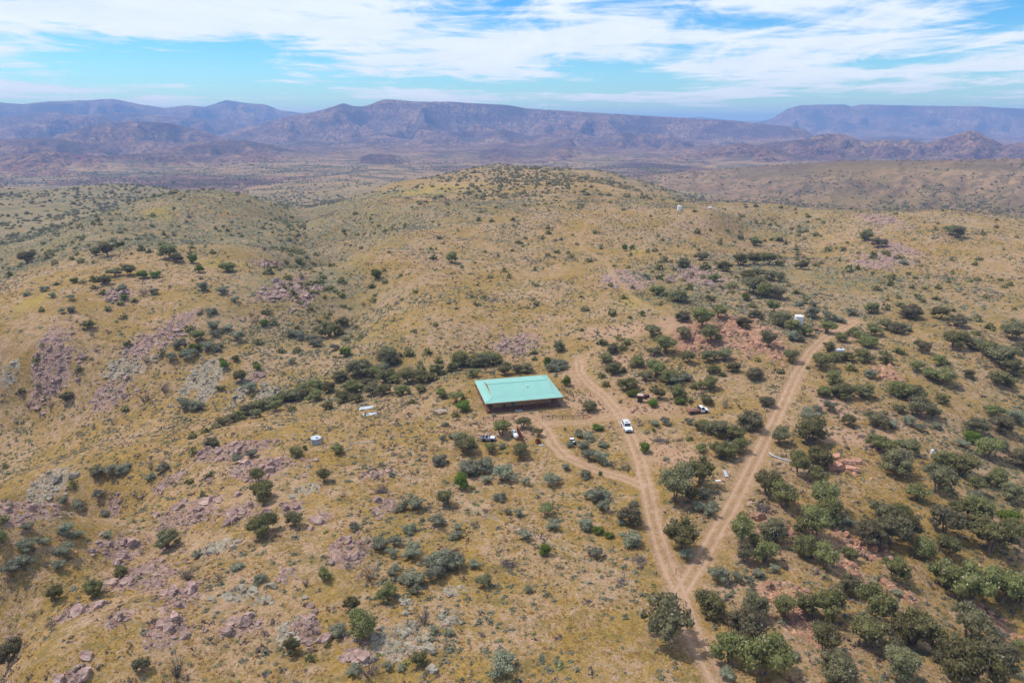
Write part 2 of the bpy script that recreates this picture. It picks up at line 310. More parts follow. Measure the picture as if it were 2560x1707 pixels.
# shrub density map (1 = dense brush) from photo positions
DEN = [(745,640,1.1),(725,575,1.1),(775,700,.9),(715,530,1.1),(820,590,.8),(860,540,.8),(640,560,.9),(560,560,.8),(650,640,.5),(100,620,.9),(300,560,.9),(500,520,.8),(650,560,.7),(720,520,1),(740,600,1),(830,640,.6),(300,700,.25),(100,800,.12),(300,900,.15),(600,820,.5),(760,850,.5),(500,1000,.25),(100,1050,.2),(950,900,.6),(1000,650,.36),(1200,600,.36),(1300,700,.34),(1150,800,.28),(1050,500,.3),(900,480,.6),(1200,450,.25),(1400,460,.3),
 (1500,560,.38),(1600,640,.38),(1760,600,.45),(1900,560,.6),(1850,700,.7),(2000,700,.7),(2150,750,.6),(2300,620,.35),(2450,620,.4),(2500,750,.5),(2350,560,.5),(2200,500,.6),(2000,500,.7),(1750,480,.7),(2300,850,.4),(2500,950,.5),(2200,1100,.3),(2500,1200,.6),(2300,1400,.35),(2000,1450,.4),(1600,1150,.15),(1200,1200,.2),(1000,1300,.4),(700,1300,.15),(300,1300,.2),(100,1500,.2),(600,1600,.2),(1100,1600,.35),(1400,1500,.35),(1400,1300,.3),(150,480,.8),(100,440,.6),(500,450,.6)]
dh = hit([d[0] for d in DEN], [d[1] for d in DEN]); dth = np.arctan2(dh[:, 0], dh[:, 1]); dlr = np.log(np.hypot(dh[:, 0], dh[:, 1])); dv = np.array([d[2] for d in DEN])
def boxblur(G, k, ax):
    c = np.cumsum(np.concatenate([np.repeat(np.take(G, [0], ax), k + 1, ax), G, np.repeat(np.take(G, [-1], ax), k, ax)], ax), ax)
    n = G.shape[ax]; return (np.take(c, range(2 * k + 1, 2 * k + 1 + n), ax) - np.take(c, range(0, n), ax)) / (2 * k + 1)
CONC = (boxblur(boxblur(Z[:, :len(TH_F)], 22, 1), 22, 0) - Z[:, :len(TH_F)]) / (r2[:, :len(TH_F)] * .006)
CONC = np.clip(CONC, -1.5, 1.5)
def hollow(x, y): return np.clip(1.0 + .6 * grid_z(x, y, CONC), .45, 2.0)
def density(x, y):
    th = np.arctan2(x, y); lr = np.log(np.hypot(x, y)); num = 0; dn = 0
    for i in range(len(dv)):
        w = 1 / ((th - dth[i]) ** 2 + (lr - dlr[i]) ** 2 + 0.004) ** 2; num = num + w * dv[i]; dn = dn + w
    return num / dn
BRUSH = np.full(Z.shape, 0.4); sel = (r2 > 40) & (r2 < 2500) & (np.abs(thw) < R(48))
BRUSH[sel] = density(X[sel], Y[sel])

# ------------------------------------------------------------------ materials
def new_mat(name):
    m = bpy.data.materials.new(name); m.use_nodes = True; nt = m.node_tree; nt.nodes.clear()
    o = nt.nodes.new('ShaderNodeOutputMaterial'); b = nt.nodes.new('ShaderNodeBsdfPrincipled'); nt.links.new(b.outputs[0], o.inputs[0])
    b.inputs['Roughness'].default_value = 0.9; b.inputs['Specular IOR Level'].default_value = 0.15
    return m, nt, b
class NG:
    def __init__(s, nt): s.nt = nt
    def n(s, t, **k):
        q = s.nt.nodes.new(t)
        for a, b in k.items(): setattr(q, a, b)
        return q
    def l(s, a, b): s.nt.links.new(a, b)
    def m(s, op, a, b=None, clamp=False):
        q = s.n('ShaderNodeMath', operation=op, use_clamp=clamp)
        for i, x in enumerate((a, b)):
            if x is None: continue
            if isinstance(x, (int, float)): q.inputs[i].default_value = x
            else: s.l(x, q.inputs[i])
        return q.outputs[0]
    def attr(s, nm): return s.n('ShaderNodeAttribute', attribute_name=nm).outputs['Fac']
    def noise(s, vec, scale, detail=4, rough=.55, sc=(1, 1, 1)):
        mp = s.n('ShaderNodeMapping'); mp.inputs['Scale'].default_value = sc; s.l(vec, mp.inputs[0])
        q = s.n('ShaderNodeTexNoise'); q.inputs['Scale'].default_value = scale; q.inputs['Detail'].default_value = detail; q.inputs['Roughness'].default_value = rough
        s.l(mp.outputs[0], q.inputs['Vector']); return q.outputs['Fac']
    def rmp(s, x, a, b, c=0.0, d=1.0):
        q = s.n('ShaderNodeMapRange', interpolation_type='SMOOTHSTEP')
        for i, y in enumerate((a, b, c, d)): q.inputs[i + 1].default_value = y
        s.l(x, q.inputs[0]); return q.outputs[0]
    def mix(s, f, a, b):
        q = s.n('ShaderNodeMixRGB')
        for i, x in enumerate((f, a, b)):
            if isinstance(x, (int, float)): q.inputs[i].default_value = x
            elif isinstance(x, tuple): q.inputs[i].default_value = (*x, 1)
            else: s.l(x, q.inputs[i])
        return q.outputs[0]

def ground_material():
    m, nt, b = new_mat('dry_ground'); g = NG(nt)
    P = g.n('ShaderNodeNewGeometry').outputs['Position']
    road, rock, rk, grs, br, far_, rut = (g.attr(a) for a in ('road', 'rock', 'rkind', 'grassy', 'brush', 'farness', 'rut'))
    nA = g.noise(P, 0.030, 5, .6); nB = g.noise(P, 0.16, 6, .65); nC = g.noise(P, 1.1, 5, .7); nD = g.noise(P, 4.5, 3, .7)
    nE = g.noise(P, 0.55, 6, .72); nG = g.noise(P, 0.0022, 5, .6)
    grass = g.mix(g.rmp(nC, .35, .65), (.28, .167, .036), (.395, .248, .072))
    grass = g.mix(g.rmp(nE, .50, .66, 0, .75), grass, (.20, .155, .062))
    soil = g.mix(g.rmp(nE, .35, .65), (.35, .215, .105), (.44, .285, .165))
    soil = g.mix(g.rmp(nD, .52, .68, 0, .6), soil, (.52, .365, .26))
    mx = g.m('ADD', g.m('MULTIPLY', nA, .7), g.m('ADD', g.m('MULTIPLY', nB, .6), g.m('MULTIPLY', nE, .5)))
    base = g.mix(g.rmp(mx, .81, 1.02), grass, soil)
    # specks of low growth, stones and bare patches at several sizes
    spk = g.noise(P, 2.3, 4, .75); spk2 = g.noise(P, 3.1, 3, .7); spk3 = g.noise(P, .8, 4, .8); spk4 = g.noise(P, .62, 4, .8, (1.3, 1, 1)); patch = g.noise(P, .06, 4, .6)
    base = g.mix(g.rmp(spk, .53, .63, 0, .8), base, (.105, .092, .045))
    base = g.mix(g.m('MULTIPLY', g.rmp(spk2, .55, .64), g.rmp(patch, .40, .60, .25, .9)), base, (.53, .375, .305))
    base = g.mix(g.m('MULTIPLY', g.rmp(spk3, .55, .63), g.rmp(patch, .45, .60, .2, .85)), base, (.46, .315, .26))
    base = g.mix(g.m('MULTIPLY', g.rmp(spk4, .56, .64), .6), base, (.17, .15, .085))
    mt = g.noise(P, .33, 6, .78); mt2 = g.noise(P, .11, 5, .7)
    base = g.mix(g.m('MULTIPLY', g.rmp(mt, .47, .60), g.rmp(mt2, .36, .62, .25, .8)), base, (.175, .136, .048))
    # brushy tint where the low growth closes up
    bn0 = g.noise(P, .045, 5, .75); base = g.mix(g.m('MULTIPLY', g.rmp(far_, .0, .12, 0, .7), g.rmp(bn0, .47, .57)), base, (.14, .125, .065)); bn = g.noise(P, .20, 5, .75); bn2 = g.noise(P, .45, 4, .75)
    base = g.mix(g.m('MULTIPLY', g.rmp(br, .30, .90, 0, .9), g.rmp(bn, .36, .58)), base, g.mix(bn2, (.13, .125, .062), (.25, .225, .145)))
    base = g.mix(g.m('MULTIPLY', grs, g.rmp(nE, .2, .6, .2, .6)), base, (.36, .265, .055))
    base = g.mix(g.m('MULTIPLY', g.attr('bare'), g.rmp(nC, .30, .55, .45, .95)), base, g.mix(nE, (.37, .215, .125), (.50, .325, .225)))
    # rock
    nR = g.noise(P, .9, 6, .75); nL = g.noise(P, 2.2, 4, .7)
    pink = g.mix(g.rmp(nR, .35, .65), (.24, .145, .12), (.47, .325, .275))
    salm = g.mix(g.rmp(nR, .35, .65), (.36, .165, .10), (.50, .29, .205))
    lich = g.mix(g.rmp(nR, .35, .65), (.26, .22, .15), (.45, .39, .30))
    rc = g.mix(g.rmp(rk, .3, .7), pink, g.mix(g.rmp(rk, 1.3, 1.7), salm, lich))
    rc = g.mix(g.rmp(g.noise(P, .55, 6, .8, (1, 1.9, 1)),   .52, .57, 0, .7), rc, g.mix(nC, (.30, .185, .06), (.37, .24, .12)))
    rc = g.mix(g.rmp(nL, .50, .64, 0, .8), rc, (.13, .105, .085))
    base = g.mix(g.rmp(g.m('ADD', rock, g.m('MULTIPLY', g.m('SUBTRACT', nR, .5), 1.1)), .34, .44, 0, .95), base, rc)
    # far ranges: rosy rubble with dark scrub
    fn = g.noise(P, .016, 7, .72); fn2 = g.noise(P, .05, 5, .8); fs = g.noise(P, .004, 4, .6, (1, 1, 7))
    rosy = g.mix(g.rmp(fs, .38, .62), (.23, .12, .10), (.36, .215, .14))
    rosy = g.mix(g.rmp(fn, .54, .68, 0, .85), rosy, (.46, .30, .165))
    rosy = g.mix(g.rmp(fn2, .46, .56, 0, .8), rosy, (.045, .040, .035))
    rosy = g.mix(g.rmp(nG, .48, .60, 0, .7), rosy, (.085, .055, .055))
    pl = g.attr('plain'); rosy = g.mix(pl, rosy, g.mix(g.rmp(g.noise(P, .006, 6, .75, (1, 2.5, 1)), .46, .56), (.36, .235, .13), (.155, .13, .08)))
    base = g.mix(g.rmp(far_, .35, .8), base, rosy)
    # roads
    rd = g.mix(g.rmp(nE, .35, .68), (.37, .225, .135), (.48, .315, .215))
    rd = g.mix(g.rmp(nC, .55, .70, 0, .6), rd, (.56, .40, .29))
    rd = g.mix(g.m('MULTIPLY', g.m('SUBTRACT', 1.0, rut), g.rmp(spk, .42, .56, 0, .75)), rd, (.27, .175, .06))
    rd = g.mix(g.m('MULTIPLY', rut, .6), rd, (.52, .345, .235))
    base = g.mix(g.rmp(g.m('ADD', road, g.m('MULTIPLY', g.m('SUBTRACT', nC, .5), .6)), .3, .75), base, rd)
    nt.links.new(base, b.inputs['Base Color'])
    bp = g.n('ShaderNodeBump'); bp.inputs['Strength'].default_value = .9; bp.inputs['Distance'].default_value = .5
    hgt = g.m('ADD', g.m('MULTIPLY', nC, .5), g.m('ADD', g.m('MULTIPLY', nD, .2), g.m('MULTIPLY', nR, 1.0)))
    nt.links.new(hgt, bp.inputs['Height'])
    bp2 = g.n('ShaderNodeBump'); bp2.inputs['Strength'].default_value = 1.0; bp2.inputs['Distance'].default_value = 14.0
    nt.links.new(g.m('MULTIPLY', g.m('ADD', fn, g.m('MULTIPLY', fn2, .35)), g.rmp(far_, .4, .8)), bp2.inputs['Height']); nt.links.new(bp.outputs[0], bp2.inputs['Normal'])
    nt.links.new(bp2.outputs[0], b.inputs['Normal'])
    b.inputs['Roughness'].default_value = 1.0; b.inputs['Specular IOR Level'].default_value = 0.05
    return m
M_GROUND = ground_material()

def simple(name, c, rough=.6, metal=0.0, spec=.3, var=.12, scale=6.0, c2=None, bump=0.0):
    m, nt, b = new_mat(name); g = NG(nt); P = g.n('ShaderNodeTexCoord').outputs['Object']
    n = g.noise(P, scale, 5, .65)
    c2 = c2 or tuple(max(0, x * (1 - 2.2 * var)) for x in c)
    nt.links.new(g.mix(g.rmp(n, .38, .66), c, c2), b.inputs['Base Color'])
    b.inputs['Roughness'].default_value = rough; b.inputs['Metallic'].default_value = metal; b.inputs['Specular IOR Level'].default_value = spec
    if bump:
        bp = g.n('ShaderNodeBump'); bp.inputs['Distance'].default_value = bump; nt.links.new(n, bp.inputs['Height']); nt.links.new(bp.outputs[0], b.inputs['Normal'])
    return m
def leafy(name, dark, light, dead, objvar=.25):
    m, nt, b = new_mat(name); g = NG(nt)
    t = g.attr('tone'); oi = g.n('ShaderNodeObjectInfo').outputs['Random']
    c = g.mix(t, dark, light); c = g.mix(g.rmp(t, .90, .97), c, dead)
    hv = g.n('ShaderNodeHueSaturation'); nt.links.new(c, hv.inputs['Color'])
    nt.links.new(g.m('ADD', g.m('MULTIPLY', oi, objvar * 2), 1 - objvar), hv.inputs['Value'])
    nt.links.new(g.m('ADD', g.m('MULTIPLY', oi, .05), .475), hv.inputs['Hue'])
    nt.links.new(hv.outputs[0], b.inputs['Base Color']); b.inputs['Roughness'].default_value = .8; b.inputs['Specular IOR Level'].default_value = .12
    tr = g.n('ShaderNodeBsdfTranslucent'); nt.links.new(hv.outputs[0], tr.inputs['Color']); ms = g.n('ShaderNodeMixShader'); ms.inputs[0].default_value = .35
    out = [q for q in nt.nodes if q.type == 'OUTPUT_MATERIAL'][0]; nt.links.new(b.outputs[0], ms.inputs[1]); nt.links.new(tr.outputs[0], ms.inputs[2]); nt.links.new(ms.outputs[0], out.inputs[0])
    return m
M_JUN = leafy('juniper_foliage', (.148, .146, .050), (.335, .312, .135), (.46, .40, .31))
M_BRT = leafy('green_foliage', (.10, .14, .020), (.25, .30, .06), (.28, .26, .12))
M_SAGE = leafy('sage_foliage', (.20, .205, .128), (.385, .38, .26), (.46, .41, .34))
M_DEAD = leafy('dead_twigs', (.15, .115, .10), (.34, .285, .255), (.45, .41, .37))
M_OAK = leafy('scrub_oak_foliage', (.155, .142, .070), (.315, .285, .160), (.45, .39, .31))
M_BARK = simple('bark', (.17, .12, .09), .9, c2=(.28, .23, .19), scale=3)
def rockmat(name, a, c, lich):
    m, nt, b = new_mat(name); g = NG(nt); P = g.n('ShaderNodeTexCoord').outputs['Object']; oi = g.n('ShaderNodeObjectInfo').outputs['Random']
    n = g.noise(P, 2.2, 6, .7); n2 = g.noise(P, 5, 5, .75)
    k = g.mix(g.rmp(n, .35, .65), a, c); k = g.mix(g.rmp(n2, .54, .66, 0, .7), k, lich)
    hv = g.n('ShaderNodeHueSaturation'); nt.links.new(k, hv.inputs['Color']); nt.links.new(g.m('ADD', g.m('MULTIPLY', oi, .4), .8), hv.inputs['Value'])
    nt.links.new(hv.outputs[0], b.inputs['Base Color'])
    bp = g.n('ShaderNodeBump'); bp.inputs['Distance'].default_value = .12; nt.links.new(n2, bp.inputs['Height']); nt.links.new(bp.outputs[0], b.inputs['Normal'])
    return m
M_ROCK = [rockmat('mauve_rock', (.22, .135, .112), (.45, .31, .262), (.37, .32, .25)), rockmat('salmon_rock', (.35, .165, .098), (.49, .29, .205), (.36, .29, .22)), rockmat('lichen_rock', (.25, .21, .15), (.43, .38, .295), (.36, .37, .27))]

# ------------------------------------------------------------------ object helpers
def tag(o, label=None, cat=None, group=None, kind=None):
    if label: o['label'] = label
    if cat: o['category'] = cat
    if group: o['group'] = group
    if kind: o['kind'] = kind
    return o
def link(name, me, parent=None, mat=None):
    o = bpy.data.objects.new(name, me); col.objects.link(o)
    if parent: o.parent = parent
    if mat and me: me.materials.clear(); me.materials.append(mat)
    return o
def empty(name, loc, rz=0.0, rx=0.0, ry=0.0):
    o = bpy.data.objects.new(name, None); o.empty_display_size = .3; col.objects.link(o); o.location = loc; o.rotation_euler = (rx, ry, rz); return o
def mesh_np(name, V, Fc, attrs=None, smooth=False):
    me = bpy.data.meshes.new(name); k = Fc.shape[1]
    me.vertices.add(len(V)); me.vertices.foreach_set('co', np.asarray(V, np.float32).ravel())
    me.loops.add(Fc.size); me.loops.foreach_set('vertex_index', Fc.astype(np.int32).ravel())
    me.polygons.add(len(Fc)); me.polygons.foreach_set('loop_start', np.arange(0, Fc.size, k, dtype=np.int32))
    me.polygons.foreach_set('use_smooth', np.full(len(Fc), smooth))
    for nm, a in (attrs or {}).items():
        at = me.attributes.new(nm, 'FLOAT', 'POINT'); at.data.foreach_set('value', np.asarray(a, np.float32).ravel())
    me.update(calc_edges=True); me.validate(); return me

# ------------------------------------------------------------------ ground sheet, cut into its named pieces
def build_ground():
    idx = np.arange(NR * NT).reshape(NR, NT)
    a = idx[:-1, :]; nx = np.roll(idx, -1, axis=1); b = nx[:-1, :]; c = nx[1:, :]; d = idx[1:, :]
    Q = np.stack([d, c, b, a], -1).reshape(-1, 4)[:, ::-1]
    V = np.stack([X, Y, Z], -1).reshape(-1, 3)
    farness = sstep(math.log(650), math.log(3000), lr2) 
    farness = np.where(LAB.reshape(Z.shape) > 0, np.maximum(farness, np.where(LAB == 6, .58, np.where((LAB == 3) | (LAB == 5), .60, .78))), farness)
    plain = (1 - sstep(math.log(2300), math.log(4000), lr2)) * (LAB == 0)
    att = {'plain': plain, 'bare': BARE, 'road': ROADM, 'rock': ROCK, 'rkind': RKIND, 'grassy': GRASSY, 'brush': BRUSH, 'farness': farness, 'rut': RUT}
    att = {k: v.ravel() for k, v in att.items()}
    fl = LAB.ravel()[Q].max(1); fr = np.median(RLAB.ravel()[Q], 1).astype(int); frm = ROADM.ravel()[Q].mean(1)
    fr = np.where(frm > .4, RLAB.ravel()[Q].max(1), 0)
    code = np.where(fr > 0, 100 + fr, fl)
    names = {0: 'ground', 1: 'far_mountains', 2: 'mesa', 3: 'hills', 4: 'mountain_ridge', 5: 'hills', 6: 'plateau'}
    rn = {1: 'dirt_road', 2: 'dirt_road', 3: 'dirt_road', 4: 'driveway', 5: 'yard', 6: 'dirt_track', 7: 'dirt_track', 8: 'footpath'}
    grp = {}
    for cde in np.unique(code): grp.setdefault((rn[cde - 100], cde) if cde > 100 else (names[cde], names[cde]), []).append(cde)
    for (nm, _), cs in grp.items():
        sel = np.isin(code, cs); q = Q[sel]; used, inv = np.unique(q, return_inverse=True)
        me = mesh_np(nm, V[used], inv.reshape(-1, 4), {k: v[used] for k, v in att.items()}, True)
        tag(link(nm, me, None, M_GROUND), kind='structure')
build_ground()
# ------------------------------------------------------------------ plants: prototypes
def ico(sub=1):
    bm = bmesh.new(); bmesh.ops.create_icosphere(bm, subdivisions=sub, radius=1.0)
    v = np.array([x.co[:] for x in bm.verts]); f = np.array([[l.index for l in p.verts] for p in bm.faces]); bm.free(); return v, f
ICO1, ICO2, ICO3 = ico(1), ico(2), ico(3)
def unit(v): return v / (np.linalg.norm(v, axis=-1, keepdims=True) + 1e-9)
def crown_proto(seed, nl, leaves, h, size, low=.08, flat=.8, core=.80, spread=.30, stick=.5, lobe=(.17, .27)):
    """unit-wide crown: lobes of leaf-sized triangles round darker cores; returns verts, tris, tone"""
    g = np.random.default_rng(seed); Vs, Fs, Ts = [], [], []; n0 = 0
    cen = []
    for i in range(nl):
        a = g.uniform(0, 6.283); rr = spread * math.sqrt(g.uniform(0, 1)) * 1.15; zz = low + (h - low) * g.uniform(.22, .80)
        top = 1 - rr / .5 * .55
        cen.append((rr * math.cos(a), rr * math.sin(a), min(zz, low + (h - low) * max(top, .3)), g.uniform(*lobe)))
    cen.append((g.uniform(-.05, .05), g.uniform(-.05, .05), low + (h - low) * .5, .27))
    for (cx, cy, cz_, rad) in cen:
        v, f = ICO1; vv = v * rad * core * (1 + .25 * g.uniform(-1, 1, (len(v), 1))); vv[:, 2] *= flat; vv += (cx, cy, cz_); vv[:, 2] = np.maximum(vv[:, 2], 0.015)
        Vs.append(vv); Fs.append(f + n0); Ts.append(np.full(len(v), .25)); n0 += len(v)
        m = int(leaves / len(cen) * (rad / .22) ** 2)
        d = unit(g.normal(size=(m, 3))); d[:, 2] = np.where(d[:, 2] < -.35, -d[:, 2] * .6, d[:, 2]); d = unit(d)
        p = d * rad * g.uniform(.74, 1.26, (m, 1)) ; p[:, 2] *= flat; p += (cx, cy, cz_); p[:, 2] = np.maximum(p[:, 2], .02)
        nrm = unit(d + .75 * g.normal(size=(m, 3))); t1 = unit(np.cross(nrm, g.normal(size=(m, 3)))); t2 = np.cross(nrm, t1)
        s = size * g.uniform(.6, 1.35, (m, 1))
        tri = np.stack([p + t1 * s, p - t1 * s * .5 + t2 * s * .8, p - t1 * s * .5 - t2 * s * .8], 1).reshape(-1, 3)
        Vs.append(tri); Fs.append(np.arange(3 * m).reshape(-1, 3) + n0); n0 += 3 * m
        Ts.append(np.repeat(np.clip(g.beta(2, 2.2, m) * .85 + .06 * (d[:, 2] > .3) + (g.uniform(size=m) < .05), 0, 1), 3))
    V = np.concatenate(Vs)
    sc_ = 0.5 / np.quantile(np.abs(V[:, :2]), .985); V[:, :2] *= sc_; V[:, 2] *= h / np.quantile(V[:, 2], .99)
    return V, np.concatenate(Fs), np.concatenate(Ts)
def tube_np(pts, rad, ns=5):
    pts = np.array(pts, float); V = []; Fc = []
    for i, p in enumerate(pts):
        d = unit(pts[min(i + 1, len(pts) - 1)] - pts[max(i - 1, 0)]); u = unit(np.cross(d, (0.31, .17, .93) if abs(d[2]) < .9 else (1, 0, 0))); w = np.cross(d, u)
        for k in range(ns): a = 6.2832 * k / ns; V.append(p + rad[i] * (math.cos(a) * u + math.sin(a) * w))
    for i in range(len(pts) - 1):
        for k in range(ns):
            a = i * ns + k; b = i * ns + (k + 1) % ns; Fc += [(a, b, b + ns), (a, b + ns, a + ns)]
    return np.array(V), np.array(Fc)
def join_np(parts):
    V = []; Fc = []; n = 0
    for v, f in parts: V.append(v); Fc.append(f + n); n += len(v)
    return np.concatenate(V), np.concatenate(Fc)
def trunk_proto(seed, stems, h, r=.028, branch=2):
    g = np.random.default_rng(seed); parts = []
    for i in range(stems):
        a = g.uniform(0, 6.28) + i * 6.28 / stems; lean = g.uniform(.08, .30) if stems > 1 else g.uniform(0, .1)
        b0 = np.array([.03 * math.cos(a), .03 * math.sin(a), -.08]); p1 = b0 + (lean * .35 * math.cos(a), lean * .35 * math.sin(a), .08 + h * .3)
        p2 = p1 + (lean * .7 * math.cos(a + .4), lean * .7 * math.sin(a + .4), h * .33)
        parts.append(tube_np([b0, p1, p2, p2 + (.04, .02, h * .2)], [r * 1.25, r * .9, r * .5, r * .2]))
        for k in range(branch):
            c = a + g.uniform(-1.6, 1.6); L = g.uniform(.12, .26); s = p1 + (p2 - p1) * g.uniform(0, .7)
            parts.append(tube_np([s, s + (L * math.cos(c), L * math.sin(c), L * g.uniform(.3, .9))], [r * .5, r * .15], 4))
    return join_np(parts)
def dead_proto(seed, n=26, h=.9, thick=.014):
    """bare grey twigs rising from one base"""
    g = np.random.default_rng(seed); parts = []
    for i in range(n):
        a = g.uniform(0, 6.28); L = g.uniform(.2, .55); z = h * g.uniform(.45, 1.0)
        p0 = np.array([.04 * math.cos(a), .04 * math.sin(a), -.04]); p1 = p0 + (L * .45 * math.cos(a), L * .45 * math.sin(a), z * .55); p2 = p0 + (L * .95 * math.cos(a + .3), L * .95 * math.sin(a + .3), z)
        parts.append(tube_np([p0, p1, p2], [thick, thick * .7, thick * .3], 3))
        for k in range(3):
            c = g.uniform(0, 6.28); s = p1 + (p2 - p1) * g.uniform(.1, .9); q = g.uniform(.08, .2)
            parts.append(tube_np([s, s + (q * math.cos(c), q * math.sin(c), q * g.uniform(.1, .9))], [thick * .6, thick * .25], 3))
    V, Fc = join_np(parts); return V, Fc, g.uniform(0, 1, len(V))
def pmesh(name, V, Fc, T, mat):
    me = mesh_np(name, V, Fc, {'tone': T}); me.materials.append(mat); return me

JUN = []          # (crown mesh, trunk mesh, joined mesh, adjective)
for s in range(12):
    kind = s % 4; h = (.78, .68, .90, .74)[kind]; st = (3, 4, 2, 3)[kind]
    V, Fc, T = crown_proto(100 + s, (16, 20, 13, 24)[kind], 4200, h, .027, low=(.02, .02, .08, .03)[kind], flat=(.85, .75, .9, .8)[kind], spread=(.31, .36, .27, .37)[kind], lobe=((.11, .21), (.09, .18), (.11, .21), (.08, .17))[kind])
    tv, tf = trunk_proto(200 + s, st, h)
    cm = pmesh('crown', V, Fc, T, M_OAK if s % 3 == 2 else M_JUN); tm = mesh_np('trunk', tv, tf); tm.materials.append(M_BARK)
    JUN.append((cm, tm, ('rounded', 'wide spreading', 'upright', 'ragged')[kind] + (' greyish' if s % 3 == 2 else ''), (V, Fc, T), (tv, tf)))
LONE = []
for s in range(4):
    V, Fc, T = crown_proto(150 + s, 8, 1800, .86, .034, low=.28, flat=.75, spread=.31, lobe=(.12, .2))
    tv, tf = trunk_proto(250 + s, 3, .86, .036, 3)
    LONE.append((pmesh('crown', V, Fc, T, M_JUN), link and mesh_np('trunk', tv, tf)))
    LONE[-1][1].materials.append(M_BARK)
BRT = [pmesh('green_shrub', *crown_proto(300 + s, 8, 1500, (.7, .85, .6)[s % 3], .038, low=.02, flat=.8, spread=.27), M_BRT) for s in range(5)]
SAGE = [pmesh('sagebrush', *crown_proto(400 + s, 10, 1500, (.62, .52, .7)[s % 3], .034, low=.0, flat=.75, spread=.33, lobe=(.1, .2)), M_SAGE) for s in range(7)]
DEADB = [pmesh('dead_shrub', *dead_proto(500 + s, 30, (.75, .95, .6)[s % 3], .012), M_DEAD) for s in range(4)]
SNAG = [pmesh('dead_tree', *dead_proto(540 + s, 9, 1.5, .03), M_DEAD) for s in range(3)]

